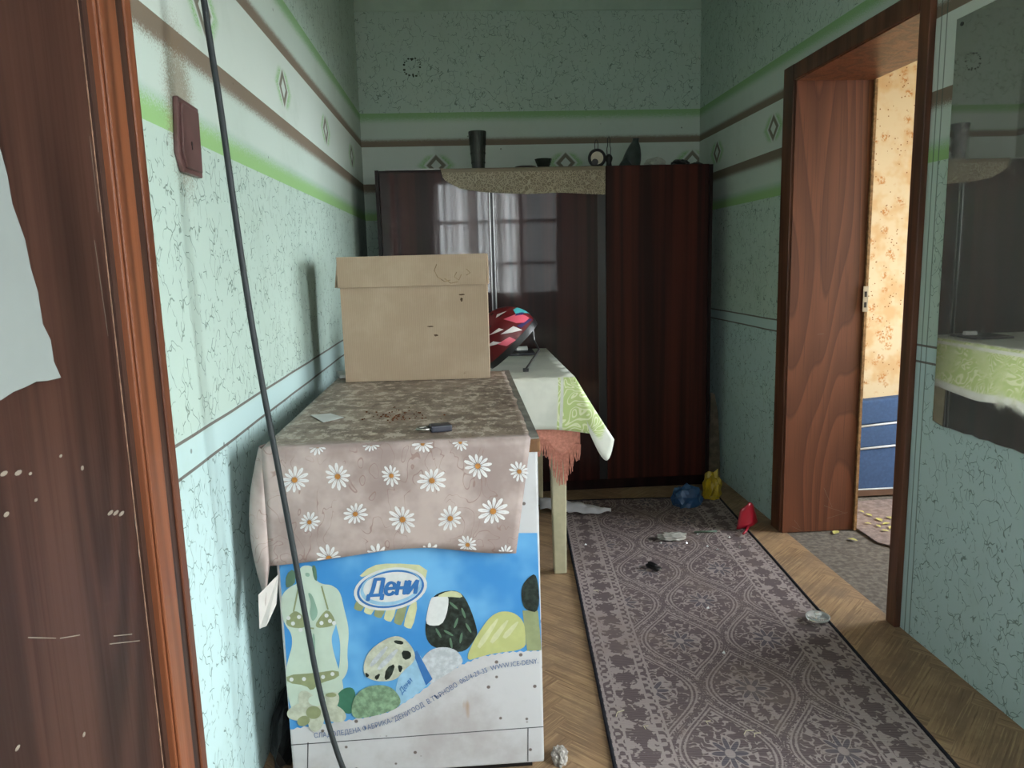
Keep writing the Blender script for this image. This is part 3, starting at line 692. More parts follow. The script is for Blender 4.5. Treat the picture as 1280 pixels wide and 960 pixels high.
for a, b in (((150, 335), (172, 228)), ((288, 326), (262, 232)), ((196, 398), (232, 402))):
    d = Vector((b[0]-a[0], b[1]-a[1])).normalized()*3.2; shp(mb, [(a[0]-d.y, a[1]+d.x), (b[0]-d.y, b[1]+d.x), (b[0]+d.y, b[1]-d.x), (a[0]+d.y, a[1]-d.x)], 2, 1, 0)
for x, y in ((148, 382), (178, 408), (130, 360), (172, 356), (262, 380), (296, 372), (282, 350), (312, 380), (142, 606), (192, 604), (268, 596), (306, 584)): shp(mb, ell(x, y, 8, 8), 3, 2, 0)
shp(mb, [(205, 258), (222, 262), (238, 300), (250, 345), (226, 380), (214, 340), (222, 300)], 2, 4, 2); shp(mb, [(226, 420), (236, 424), (238, 520), (230, 540), (226, 480)], 2, 4, 2)
shp(mb, [(196, 178), (216, 180), (214, 196), (198, 194)], 2, 4, 2)
mb.build('figure_print', [i_skin, i_green, i_white, i_hair, i_skin2], ps)
mb = MB()  # pale blossom under the figure
for a in range(5): shp(mb, ell(245+62*math.cos(a*1.256+.4), 728+26*math.sin(a*1.256+.4), 62, 34, a*72+22), 4 if a % 2 else 5, 0, 0)
shp(mb, ell(245, 690, 36, 22), 6, 2, 0); shp(mb, ell(230, 738, 30, 26), 6, 1, 0); shp(mb, ell(190, 772, 26, 20, -20), 6, 1, 0); shp(mb, ell(300, 668, 22, 9), 6, 1, 0)
shp(mb, [(310, 690), (345, 640), (395, 636), (400, 700), (385, 745), (350, 740)], 3, 3, 2)
mb.build('flower_print', [i_cream, i_green, i_skin, i_leaf], ps)
mb = MB()  # logo: rays, oval and lettering
for k in range(6):
    x = 398 + k*40; yy = 300 + k*14
    shp(mb, [(x+22, 262+k*6), (x+52, 266+k*6), (x+28, yy+34), (x+4, yy+30), (x-10, yy+18)], 1, 3 if k % 2 else 4, 1)
shp(mb, [(400, 205), (460, 150), (540, 140), (690, 150), (672, 230), (600, 170), (500, 170)], 1, 3, 1)
shp(mb, ell(538, 244, 148, 84, -10), 2, 0, 0)
ringp(mb, ell(538, 244, 136, 74, -10, 40), ell(538, 244, 126, 66, -10, 40), 3, 1); ringp(mb, ell(540, 238, 124, 70, -10, 40), ell(542, 232, 114, 62, -10, 40), 3, 2)
vs, fs = [], []; penx = 0.0
def glyph(v_, f_, gap):
    global penx
    x_ = min(q_[0] for q_ in v_); k_ = len(vs); vs.extend([(q_[0]-x_+penx, q_[1], 0) for q_ in v_]); fs.extend([tuple(i+k_ for i in f) for f in f_])
    penx += max(q_[0] for q_ in v_)-x_+gap
gi, fi = text_mesh('и'); xh = max(q_[1] for q_ in gi); wi = max(q_[0] for q_ in gi)-min(q_[0] for q_ in gi); sw_ = .085
glyph(*text_mesh('Д'), .03); glyph(*text_mesh('е'), .06)
glyph([(0, 0), (sw_, 0), (sw_, xh), (0, xh), (wi-sw_, 0), (wi, 0), (wi, xh), (wi-sw_, xh), (sw_, xh*.42), (wi-sw_, xh*.42), (wi-sw_, xh*.58), (sw_, xh*.58)], [(0, 1, 2, 3), (4, 5, 6, 7), (8, 9, 10, 11)], .06)
glyph(gi, fi, 0); vs = [(x_+.28*y_, y_, 0) for x_, y_, _z in vs]
xs = [v[0] for v in vs]; x0_, x1_ = min(xs), max(xs)
def lt(v, cx, cy, wid, rot, layer, hk=1.0):
    s = wid/(x1_-x0_); x = (v[0]-(x0_+x1_)/2)*s; y = -(v[1]-.33)*s*hk; r = math.radians(rot)
    return pp7(cx + x*math.cos(r)-y*math.sin(r), cy + x*math.sin(r)+y*math.cos(r), layer)
for ox, oy in ((0, 0), (-3, 0), (3, 0), (-1.5, -2), (1.5, 2), (5.5, 1)):
    LC[0] = LC[0] % 30 + 1; mb.add([lt(v, 544+ox, 236+oy, 212, -4, 4, 1.12) for v in vs], fs, 1)
mb.build('logo_print', [i_white, i_logo, i_lb, i_yel2, i_green], ps)
mb = MB()  # chocolate ice lolly with a bite
shp(mb, [(690, 470), (672, 400), (700, 300), (712, 268), (760, 250), (815, 252), (850, 300), (888, 410), (880, 440), (835, 500), (760, 490)], 1, 0, 2)
shp(mb, [(700, 280), (712, 276), (764, 268), (772, 290), (762, 350), (742, 388), (700, 392), (678, 380), (686, 330)], 2, 1, 1)
shp(mb, [(716, 276), (770, 250), (815, 256), (830, 280), (775, 275)], 2, 2, 1)
for (x, y, a) in ((790, 310, 40), (830, 340, 70), (800, 380, 110), (850, 400, 60), (770, 420, 30), (820, 440, 100), (730, 420, 60), (780, 460, 80)): shp(mb, ell(x, y, 22, 5, a), 2, 3, 0)
mb.build('chocolate_lolly_print', [i_dk, i_white, i_yel2, i_hair], ps)
mb = MB()  # yellow lolly
shp(mb, [(836, 535), (870, 450), (930, 360), (975, 332), (1030, 336), (1072, 372), (1078, 430), (1080, 486), (960, 500), (900, 514)], 3, 0, 2)
for k in range(3): shp(mb, [(880+50*k, 470-18*k), (960+40*k, 362+6*k), (974+40*k, 364+6*k), (900+52*k, 486-20*k)], 4, 1, 1)
mb.build('yellow_lolly_print', [i_yel, i_yel2], ps)
mb = MB(); shp(mb, [(668, 606), (652, 540), (690, 490), (740, 474), (800, 484), (832, 530), (815, 553), (735, 602), (700, 625)], 3, 0, 2); mb.build('white_scoop_print', i_wsc, ps)
mb = MB()  # cone with swirl
shp(mb, [(600, 560), (640, 480), (710, 605), (640, 668), (560, 720), (560, 610)], 2, 0, 1); shp(mb, [(628, 500), (644, 490), (706, 604), (680, 630)], 3, 1, 0)
shp(mb, [(425, 588), (440, 500), (520, 440), (580, 428), (630, 480), (640, 530), (590, 570), (560, 610), (480, 616)], 4, 2, 2)
for pts in ([(520, 560), (560, 540), (540, 600), (512, 612)], [(580, 490), (618, 492), (622, 520), (590, 530)], [(470, 596), (500, 578), (486, 612)], [(550, 448), (590, 452), (588, 468), (556, 462)], [(436, 575), (456, 590), (440, 600)], [(565, 545), (590, 555), (575, 585)]): shp(mb, pts, 5, 3, 1)
for pts in ([(450, 545), (520, 470), (530, 480), (465, 560)], [(480, 560), (560, 480), (572, 492), (498, 572)]): shp(mb, pts, 5, 4, 1)
LC[0] += 1; mb.add([lt(v, 598, 632, 74, -52, 5) for v in vs], fs, 5)
mb.build('cone_print', [i_lb, i_logo, i_cream, i_dk, i_wsc, i_logo], ps)
mb = MB(); shp(mb, [(384, 765), (382, 700), (412, 650), (470, 626), (540, 632), (580, 680), (576, 712), (540, 733), (460, 756)], 6, 0, 2); mb.build('green_scoop_print', i_scoop, ps)
mb = MB()  # nut-coated cone at the right edge
shp(mb, [(1066, 330), (1128, 330), (1141, 470), (1141, 489), (1085, 492)], 2, 1, 0); shp(mb, [(1064, 300), (1060, 240), (1085, 200), (1126, 176), (1137, 340), (1080, 330)], 3, 0, 2)
mb.build('nut_cone_print', [i_dk, i_green], ps)
# factory line along the curve
vs2, fs2 = text_mesh('СЛАДОЛЕДЕНА ФАБРИКА-"ДЕНИ"ООД  В.ТЪРНОВО  062/4-29-35  WWW.ICE-DENY.', 1, 0, 1.0)
path = [Vector(q) for q in ((232, 840), (330, 832), (420, 816), (535, 783), (600, 756), (680, 710), (745, 674), (805, 634), (860, 602), (935, 572), (1000, 557), (1130, 541))]
for _ in range(2):
    q = [path[0]]
    for a, b in zip(path, path[1:]): q += [a*.75+b*.25, a*.25+b*.75]
    path = q + [path[-1]]
cum = [0]
for a, b in zip(path, path[1:]): cum.append(cum[-1]+(b-a).length)
tw = max(v[0] for v in vs2); k = cum[-1]/tw; hh = 27/k if False else 1
mb = MB(); out = []
for v in vs2:
    s = max(0, min(cum[-1]-1e-3, v[0]*k)); i = max(j for j in range(len(cum)) if cum[j] <= s); i = min(i, len(path)-2)
    d = (path[i+1]-path[i]).normalized(); c_ = path[i]+d*(s-cum[i]); c_ = c_ + Vector((d.y, -d.x))*(v[1]*k*1.15)
    out.append(pp7(c_.x, c_.y, 1))
mb.add(out, fs2); mb.build('lettering', i_txt, ps)

# oilcloth over the freezer
n = NT('daisy oilcloth'); p = n.node('ShaderNodeNewGeometry').outputs['Position']; xyz = n.sep(p)
c = n.mix(n.ss(n.noise(p, 7, 4, .6), .38, .66), lin(136, 121, 116), lin(166, 152, 146))
sw = n.noise(n.scale(p, (1, 1, .8)), 17, 1, .4, 1.2)
c = n.mix(n.M('MULTIPLY', n.ss(n.M('ABSOLUTE', n.M('SUBTRACT', sw, .5)), .012, .004), n.ss(n.noise(p, 8, 1), .5, .56, 0, .6)), c, lin(120, 92, 84))
wear = n.noise(n.scale(p, (1, .8, 1)), 6, 5, .72); wear2 = n.noise(n.scale(p, (1, .7, 1)), 30, 5, .72)
top = n.mix(n.ss(wear, .38, .60), lin(112, 97, 86), lin(140, 123, 110)); top = n.mix(n.ss(wear2, .505, .585, 0, .9), top, lin(184, 171, 158)); top = n.mix(n.ss(wear2, .44, .34, 0, .7), top, lin(80, 66, 56))
nrm = n.sep(n.node('ShaderNodeNewGeometry').outputs['True Normal'])
onTop = n.M('MULTIPLY', n.ss(xyz[2], .918, .924), n.ss(n.M('ADD', xyz[1], n.M('MULTIPLY', n.noise(p, 9, 2), .06)), 1.84, 1.88))
c = n.mix(onTop, c, top); n.col(c); n.set(.5, .4); m_oil = n.m
m_back = plain('oilcloth backing', (196, 190, 184), .8, .2, .05)
def front_y(x, z): 
    t = max(0, min(1, (.925-z)/.31))
    return 1.7945 - .010*t - .0035*math.sin(9*x+1.0)*t - .0015*math.sin(23*x+12*z)*t
def hem_z(x): return .633 + .014*math.sin(4*x+2.2) - .008*math.sin(11*x)
oc = empty('oilcloth', (-.16, 2.3, .92)); tag(oc, 'dirty pinkish brown oilcloth printed with white daisies draped over the freezer', 'tablecloth')
XA, XB = -.500, .155; ZTOP = .9235
mb = MB()
NX, NYT, NZ = 44, 36, 16
def topf(a, b):
    x = XA + (XB-.020*0 - XA)*a; y = 1.796 + (2.975-1.796)*b
    if a > .97: x -= .008*noise.noise(Vector((y*14, 2, 0)))
    return (x, y, ZTOP + .0012*noise.noise(Vector((x*9, y*9, 1))))
mb.grid(topf, NX, NYT)
def frontf(a, b):
    x = XA + (XB-XA)*a; hz = hem_z(x); z = ZTOP + (hz-ZTOP)*b
    x2 = x - (.045*b if a > .9 else .045*b*max(0, (a-.6)/.3))
    return (x2, front_y(x, z) if b > 0 else 1.796, z)
mb.grid(frontf, NX, NZ)
def leftf(a, b):   # hangs in the narrow gap to the wall
    y = 1.85 + (2.97-1.85)*a; L = .30 + .03*math.sin(6*y)
    return (XA - .020*min(1, b*5) - .008*b*math.sin(14*y), y, ZTOP - L*b)
mb.grid(leftf, 24, 8)
# folded corner: from front edge round to the side, bulging out and hanging lowest
def cornf(a, b):
    th = a; top = Vector((XA - .012*math.sin(math.pi*th), 1.796 + .054*th, ZTOP))
    bl = Vector((XA, front_y(XA, hem_z(XA)), hem_z(XA))); br = Vector((XA-.020, 1.85, .62))
    out = Vector((-.556, 1.80, .47))
    bot = bl*(1-th)**2 + out*2*th*(1-th)*1.0 + br*th**2
    if th < .5: bot = bl.lerp(Vector((-.520, 1.772, .475)), th*2)
    else: bot = Vector((-.520, 1.772, .475)).lerp(Vector((-.548, 1.845, .64)), (th-.5)*2)
    q = top.lerp(bot, b)
    q.x -= .030*math.sin(math.pi*min(1, b*1.2))*math.sin(math.pi*th)
    q.y -= .012*math.sin(math.pi*th*2.0)*b
    q.x = max(q.x, XL+.008)
    return q[:]
mb.grid(cornf, 14, 16)
mb.build('cloth', m_oil, oc, True, solid=.0012)
mb = MB(); mb.poly([(-.527, 1.762, .565), (-.478, 1.776, .610), (-.487, 1.768, .535), (-.512, 1.758, .485), (-.530, 1.76, .478)]); mb.build('turned_corner', m_back, oc, False, solid=.001)
i_dw = plain('daisy white', (204, 204, 203), .5, .4, .04); i_do = plain('daisy orange', (172, 118, 54), .5, .4, .15, 90); i_dg = plain('daisy grey', (158, 156, 160), .5, .4, .05)
def daisy(mb, cx, cz, r, rot, P):
    k = 12
    for i in range(k):
        a = rot + 2*math.pi*i/k; rr = r*(.92+.12*math.sin(i*5.1+cx*40)); ca, sa = math.cos(a), math.sin(a)
        pts = []
        for (u, v) in ((.18, 0), (.40, .085), (.75, .125), (.95, .075), (1.0, 0), (.95, -.075), (.75, -.125), (.40, -.085)):
            pts.append(P(cx + rr*(u*ca - v*sa), cz + rr*(u*sa + v*ca), 0))
        mb.poly(pts, 0)
        g1 = [(.22, .012), (.7, .010), (.7, -.010), (.22, -.012)]
        mb.poly([P(cx + rr*(u*ca - v*sa), cz + rr*(u*sa + v*ca), 1) for u, v in g1], 2)
    mb.poly([P(cx + .20*r*math.cos(t), cz + .20*r*math.sin(t), 2) for t in [i*math.pi/6 for i in range(12)]], 1)
def Pf(x, z, layer):
    hz = hem_z(x)+.002; z = max(z, hz); a = (x-XA)/(XB-XA)
    return (x, front_y(min(x, XB), z) - .0016 - .0004*layer, min(z, ZTOP-.002))
for (zx, zy, zr) in ((268, 428, 56), (432, 415, 55), (637, 412, 44), (792, 430, 57), (967, 375, 56), (1125, 395, 44), (325, 588, 43), (500, 557, 48), (680, 578, 60), (862, 572, 54), (1025, 545, 62), (400, 725, 58), (585, 720, 55), (782, 715, 55), (928, 670, 42), (1070, 705, 38), (756, 290, 42), (900, 285, 36), (560, 292, 34), (355, 300, 38)):
    px, py = 280+zx*.328125, 460+zy*.328125; q = onY(px, py, 1.787); mb = MB(); daisy(mb, q.x, q.z, zr*.328125*1.787/F, random.random(), Pf); mb.build('daisy', [i_dw, i_do, i_dg], oc)

# things on the freezer
m_card = None
n = NT('corrugated cardboard'); p = n.coord(); xx = n.sep(p)
rib = n.M('SINE', n.M('MULTIPLY', n.M('ADD', xx[0], xx[1]), 900))
c = n.mix(n.ss(n.noise(p, 6, 4, .6), .4, .7), lin(160, 140, 119), lin(170, 151, 130)); c = n.mix(n.M('MULTIPLY', n.ss(rib, -.2, 1), .16), c, lin(122, 102, 80))
c = n.mix(n.ss(n.noise(n.scale(p, (1, 1, 1.4)), 9, 5, .7), .68, .76, 0, .5), c, lin(106, 84, 60))
n.col(c); n.set(.85, .15); n.bump(rib, .12, .001); m_card = n.m
box = empty('cardboard_box', (-.18, 2.795, ZTOP+.0025)); tag(box, 'open brown cardboard box with raised flaps standing on the freezer', 'box'); box.rotation_euler = (0, 0, math.radians(-2.6))
bwid, bdep, bh, fh, th = .541, .30, .460, .112, .004
def bp(name, a, b):
    o = MB().box(a, b).build(name, m_card); o.parent = box; return o
hx = bwid/2
bp('front_panel', (-hx, 0, 0), (hx, th, bh)); bp('back_panel', (-hx, bdep-th, 0), (hx, bdep, bh))
bp('side_panel', (-hx, th, 0), (-hx+th, bdep-th, bh)); bp('side_panel', (hx-th, th, 0), (hx, bdep-th, bh)); bp('bottom_panel', (-hx+th, th, 0), (hx-th, bdep-th, th))
o = bp('flap', (-hx-.006, -th, -fh), (hx-.002, 0, 0)); o.location = (0, -.0005, bh+.003); o.rotation_euler = (math.radians(-4), 0, 0)
o = bp('flap', (-hx, 0, -fh), (hx, th, 0)); o.location = (0, bdep+.0005, bh+.003); o.rotation_euler = (math.radians(6), 0, 0)
o = bp('flap', (-th, .004, -fh), (0, bdep-.004, 0)); o.location = (-hx-.0005, 0, bh+.003); o.rotation_euler = (0, math.radians(8), 0)
o = bp('flap', (0, .004, -fh), (th, bdep-.004, 0)); o.location = (hx+.0005, 0, bh+.003); o.rotation_euler = (0, math.radians(-1), 0)
m_smudge = plain('dirt smudge', (92, 74, 56), .9, .1, .2, 60)
def bmark(nm, mat, px, py, w_, h_, dy):
    q = onY(px, py, 2.79); lx = q.x+.18; mb = MB()
    mb.poly([(lx+w_*math.cos(t)*(.7+.5*random.random()), dy, q.z-ZTOP+h_*math.sin(t)*(.7+.5*random.random())) for t in [i*math.pi/5 for i in range(10)]])
    o = mb.build(nm, mat); o.parent = box
for a in ((577, 375, .006, .008), (577, 369, .012, .003), (538, 409, .012, .0025), (545, 420, .008, .004)): bmark('smudge', m_smudge, *a, -.0004)
m_scr = plain('faint scribble', (150, 128, 98), .9, .1, .2, 60)
def stroke(pts):
    vs = []
    for i, (px, py) in enumerate(pts):
        q = onY(px, py, 2.785); vs.append(Vector((q.x+.18, -.0060-.0698*(1.385-q.z), q.z-ZTOP-.0025)))
    o = MB().tube(vs, .0015, 5).build('scribble', m_scr); o.parent = box
for pts in ([(546, 330), (543, 338), (547, 346), (556, 352), (563, 350)], [(556, 348), (564, 354), (573, 352)], [(571, 340), (568, 346), (574, 350), (577, 343)], [(583, 336), (588, 341), (583, 344)]): stroke(pts)

pl0 = onZ(540, 540, ZTOP)
lk = empty('padlock', (pl0.x, pl0.y, ZTOP+.002)); tag(lk, 'black padlock with steel shackle lying on the oilcloth', 'padlock'); lk.rotation_euler = (0, 0, math.radians(12))
o = MB().box((-.005, -.022, .0), (.050, .022, .017), 0, .004).build('body', plain('navy black lock body', (44, 46, 56), .45, .5, .1)); o.parent = lk
mb = MB(); pts = [(-.003, -.014, .009)] + [(-.024 - .014*math.sin(t), -.014*math.cos(t), .009) for t in [i*math.pi/10 for i in range(11)]] + [(-.003, .014, .009)]
mb.tube(pts, .0038, 8); o = mb.build('shackle', m_steel, None, True); o.parent = lk
pa = [onZ(x, y, ZTOP+.003) for x, y in ((388, 519), (413, 517), (430, 522), (404, 528))]
mb = MB(); mb.prism([p_ for p_ in pa], (0, 0, .0008)); tag(mb.build('paper_slip', m_edge), 'small white paper slip lying on the oilcloth', 'paper')
pa = [onZ(x, y, ZTOP+.003) for x, y in ((421, 468), (436, 466), (438, 472), (425, 473))]
mb = MB(); mb.prism(pa, (0, 0, .012)); tag(mb.build('paper_scrap', m_edge), 'white paper scrap beside the corner of the cardboard box', 'paper')
m_crumb = plain('crumbs', (120, 78, 54), .9, .1, .2)
mb = MB()
for i in range(70):
    px, py = random.gauss(492, 18), random.gauss(520, 4.5); q = onZ(px, py, ZTOP+.0022); s = .0012+random.random()*.0016
    mb.box((q.x-s, q.y-s, q.z), (q.x+s, q.y+s, q.z+s))
cr = mb.build('crumbs', m_crumb); tag(cr, 'scatter of brown crumbs on the oilcloth', 'crumbs', kind='stuff')

# ------------------------------------------------------------------ table behind the freezer
m_leg = plain('cream painted table leg', (186, 180, 150), .45, .4, .08, 14)
TX0, TX1, TY0, TY1, TZ = -.40, .448, 3.045, 4.12, .872
tb = empty('table', (.02, 3.58, 0)); tag(tb, 'cream legged table under the green and white cloth', 'table')
for (x, y) in ((.383, 3.105), (-.335, 3.105), (.383, 4.06), (-.335, 4.06)):
    mb = MB(); k = .031
    for z, kk in ((0, .026), (.70, .032), (TZ-.02, .032)): pass
    vs = [(x+sx*kk, y+sy*kk, z) for z, kk in ((0, .027), (.62, .034), (TZ-.021, .034)) for sx, sy in ((-1, -1), (1, -1), (1, 1), (-1, 1))]
    fs = [(0, 3, 2, 1), (8, 9, 10, 11)] + [(4*i+j, 4*i+(j+1) % 4, 4*i+4+(j+1) % 4, 4*i+4+j) for i in range(2) for j in range(4)]
    mb.add(vs, fs); o = mb.build('leg', m_leg, tb); bv = o.modifiers.new('bevel', 'BEVEL'); bv.width = .006; bv.segments = 2
bx('top', (TX0, TY0, TZ-.02), (TX1, TY1, TZ), m_leg, tb, .003)
mb = MB(); mb.box((TX0+.09, TY0+.03, TZ-.10), (TX1-.10, TY0+.05, TZ-.021)); mb.box((TX0+.09, TY1-.05, TZ-.10), (TX1-.10, TY1-.03, TZ-.021)); mb.box((TX1-.06, TY0+.10, TZ-.10), (TX1-.04, TY1-.10, TZ-.021)); mb.box((TX0+.04, TY0+.10, TZ-.10), (TX0+.06, TY1-.10, TZ-.021))
mb.build('apron', m_leg, tb)
# tablecloth, hanging on the front and right side; corner flares out
n = NT('green white tablecloth'); uvn = n.sep(n.node('ShaderNodeUVMap').outputs[0]); p = n.coord(); pz = n.sep(p)
white = n.mix(n.ss(n.noise(p, 5, 4, .6), .4, .7), lin(206, 208, 196), lin(186, 190, 178))
sw = n.noise(p, 9, 1, .4, 1.5); swr = n.M('FRACT', n.M('MULTIPLY', sw, 9))
green = n.mix(n.ss(n.M('ABSOLUTE', n.M('SUBTRACT', swr, .5)), .28, .36), lin(172, 190, 122), lin(208, 214, 172))
bd = n.M('MULTIPLY', n.ss(uvn[0], .060, .064), n.ss(uvn[0], .215, .205))
ln_ = n.ss(n.M('ABSOLUTE', n.M('SUBTRACT', uvn[0], .045)), .006, .004)
c = n.mix(n.M('MAXIMUM', bd, ln_), white, green)
n.col(c); n.set(.45, .4); m_tc = n.m
tc = empty('tablecloth', (.02, 3.58, TZ)); tag(tc, 'white and lime green patterned cloth hanging over the table behind the freezer', 'tablecloth')
def tcloth():
    bm = bmesh.new(); uvl = bm.loops.layers.uv.new('UVMap')
    ZT_ = TZ+.006
    def grid(fn, nu, nv):
        V = [[fn(i/nu, j/nv) for i in range(nu+1)] for j in range(nv+1)]
        B = [[bm.verts.new(V[j][i][0]) for i in range(nu+1)] for j in range(nv+1)]
        for j in range(nv):
            for i in range(nu):
                idx = ((j, i), (j, i+1), (j+1, i+1), (j+1, i)); f = bm.faces.new([B[a][b] for a, b in idx]); f.smooth = True
                for l, (a, b) in zip(f.loops, idx): l[uvl].uv = V[a][b][1]
    X0, X1, Y0, Y1 = TX0-.004, TX1+.004, TY0-.006, TY1+.004
    def top(a, b):
        x, y = X0+(X1-X0)*a, Y0+(Y1-Y0)*b
        return ((x, y, ZT_ + .003*abs(noise.noise(Vector((x*6, y*6, 3))))*(1 if .02 < a < .98 and .02 < b < .98 else 0)), (-(X1-x)*.0-.2, 0))
    grid(top, 20, 24)
    def front(a, b):     # a: left -> right corner
        x = X0+(X1-X0)*a; L = .222 + .012*math.sin(15*x) + .03*max(0, a-.8)*5*.3
        z = ZT_ - L*b; fl = max(0, (a-.72)/.28)
        return ((x + .055*fl*fl*b, Y0 - .012*min(1, 4*b) - .006*b*math.sin(26*x) - .018*fl*b, z), (.13-(X1-x) - .02 + .055*fl*b, b*L))
    grid(front, 30, 12)
    def side(a, b):      # a: front -> back
        y = Y0+(Y1-Y0)*a; L = .275 + .012*math.sin(11*y)
        z = ZT_ - L*b*(1-.06*b); fl = math.exp(-a*2.2)
        return ((X1 + (.05 + .10*fl)*b + .010*b*math.sin(17*y), y - .018*max(0, 1-a*8)*b, z), (.04+.20*b, y))
    grid(side, 40, 12)
    def corner(a, b):    # lobe between the front's right edge and the side's front edge
        p1 = Vector(front(1, b)[0]); p2 = Vector(side(0, b)[0]); q = p1.lerp(p2, a)
        q.z -= .10*math.sin(math.pi*a)*b*b; q.y -= .015*math.sin(math.pi*a)*b; q.x += .012*math.sin(math.pi*a)*b
        return (q[:], (.11 + .13*b, b*.3))
    grid(corner, 12, 12)
    bmesh.ops.remove_doubles(bm, verts=bm.verts, dist=.0004)
    me = bpy.data.meshes.new('cloth'); bm.to_mesh(me); bm.free(); me.materials.append(m_tc)
    o = bpy.data.objects.new('cloth', me); C.objects.link(o); o.parent = tc; o.location = -tc.location
    m = o.modifiers.new('thickness', 'SOLIDIFY'); m.thickness = .001; m.offset = 0
tcloth()
# salmon fringed shawl under the cloth
m_salmon = plain('salmon wool', (196, 134, 116), .95, .1, .12, 80)
sh = empty('shawl', (.35, 3.04, .65)); tag(sh, 'salmon pink shawl with long fringe hanging below the tablecloth', 'shawl')
mb = MB()
def shf(a, b):
    x = .285 + .185*a; zt = .735; zb = .615 - .055*math.sin(math.pi*min(1, max(0, a-.25)*1.6))*1.0 - .03*a
    return (x, 3.034 - .004*math.sin(24*x)*b - .003*b, zt+(zb-zt)*b)
mb.grid(shf, 26, 8); mb.build('cloth', m_salmon, sh, True, solid=.003)
mb = MB()
for i in range(46):
    a = i/45; x, y, z = shf(a, 1); L = .055 + .06*math.sin(math.pi*min(1, max(0, a-.2)*1.4))**2 + .02*random.random()
    if a < .3: L *= .9
    mb.tube([(x, y, z+.006), (x+random.uniform(-.004, .004), y-.003, z-L*.5), (x+random.uniform(-.008, .008), y-.002, z-L)], [.0028, .0026, .0016], 5)
fr = mb.build('fringe', m_salmon, sh); fr['kind'] = 'stuff'

# helmet
ht = empty('helmet', (.19, 3.34, TZ+.009)); tag(ht, 'red bicycle helmet with pink and turquoise flashes resting on the table', 'helmet')
n = NT('glossy red shell'); n.col(n.mix(n.ss(n.noise(n.coord(), 8, 2), .4, .7), lin(96, 20, 24), lin(124, 28, 34))); n.set(.4, .4, 0, .1, .2); m_red = n.m
m_pink = plain('pink flash', (226, 96, 116), .35, .5, .03); m_tq = plain('turquoise flash', (84, 186, 192), .35, .5, .03); m_nv = plain('navy flash', (52, 44, 92), .35, .5, .03); m_wf = plain('white flash', (226, 222, 220), .35, .5, .03)
HC = Vector((.196, 3.36, 1.012)); ux = Vector((.73, 0, .68)).normalized(); un = Vector((-.68, 0, .73)).normalized(); uy = Vector((0, 1, 0))
def hp(th, ph, k=1.0):   # th around rim, ph from rim (0) to crown (90)
    a, b, c_ = .150, .112, .145
    return HC + ux*(a*k*math.cos(th)*math.cos(ph)) + uy*(b*k*math.sin(th)*math.cos(ph)) + un*(c_*k*math.sin(ph))
mb = MB(); mb.grid(lambda a, b: hp(a*2*math.pi, -.16+b*(math.pi/2+.16)), 40, 14); mb.build('shell', m_red, ht, True)
mb = MB(); mb.grid(lambda a, b: hp(a*2*math.pi, -.30+b*.20, 1.015), 40, 3); mb.grid(lambda a, b: hp(a*2*math.pi, -.30+b*(math.pi/2+.1), .93), 40, 10); mb.build('lower_rim', m_black, ht, True)
def flash(pts, mat, nm='flash'):
    mb = MB(); N = 6; c_ = (sum(p_[0] for p_ in pts)/len(pts), sum(p_[1] for p_ in pts)/len(pts))
    for a, b in zip(pts, pts[1:]+pts[:1]):
        mb.grid(lambda u, v: hp(math.radians(c_[0]+(a[0]+(b[0]-a[0])*u-c_[0])*v), math.radians(c_[1]+(a[1]+(b[1]-a[1])*u-c_[1])*v), 1.014), N, N)
    mb.build(nm, mat, ht, True)
flash([(-4, 4), (-8, 30), (-30, 34), (-40, 26), (-22, 14)], m_tq); flash([(-26, 2), (-34, 22), (-66, 36), (-58, 14), (-46, 4)], m_pink); flash([(-22, -4), (-26, 0), (-62, 10), (-58, 2)], m_nv)
flash([(-18, 16), (-38, 25), (-46, 24), (-30, 14)], m_nv); flash([(-60, -2), (-66, 14), (-92, 20), (-76, 8)], m_wf); flash([(-80, -6), (-84, 6), (-108, 12), (-98, -2)], m_pink); flash([(-82, 22), (-86, 30), (-112, 34)], m_wf); flash([(-40, 42), (-60, 54), (-72, 50)], m_wf); flash([(-100, 8), (-110, 20), (-130, 22)], m_wf)
mb = MB()
for th_, wv in ((-60, 12), (-100, 12), (-20, 10)):
    vs = [hp(math.radians(th_+dx), math.radians(f), 1.008) for dx, f in ((-wv/2, 44), (wv/2, 44), (wv/2+2, 68), (-wv/2-2, 68))]; mb.add(vs, [(0, 1, 2, 3)])
mb.build('vent', m_black, ht)
mb = MB(); s0 = hp(math.radians(-35), math.radians(-12), .98)
mb.tube([s0, s0+Vector((.005, -.01, -.06)), s0+Vector((.025, -.03, -.10)), (.262, 3.235, TZ+.014)], [.006, .006, .005, .005], 6); mb.box((.252, 3.222, TZ+.009), (.276, 3.246, TZ+.022)); mb.build('strap', m_black, ht)
# roll of paper at the back of the table
mb = MB(); q = onZ(652, 441, TZ+.009); mb.tube([q+Vector((-.03, 0, .017)), q+Vector((.03, .012, .017))], .017, 16); mb.tube([q+Vector((-.0312, 0, .017)), q+Vector((-.0302, 0, .017))], .007, 12)
tag(mb.build('paper_roll', m_edge, None, False), 'small white paper roll at the back of the table', 'roll')
# things only half seen in the mirror: a stack of papers on the table
mb = MB(); mb.box((.14, 3.80, TZ+.0095), (.36, 4.02, TZ+.022)); tag(mb.build('paper_stack', plain('dark folder', (58, 58, 62), .6, .3)), 'dark flat folder lying on the far end of the table', 'folder')

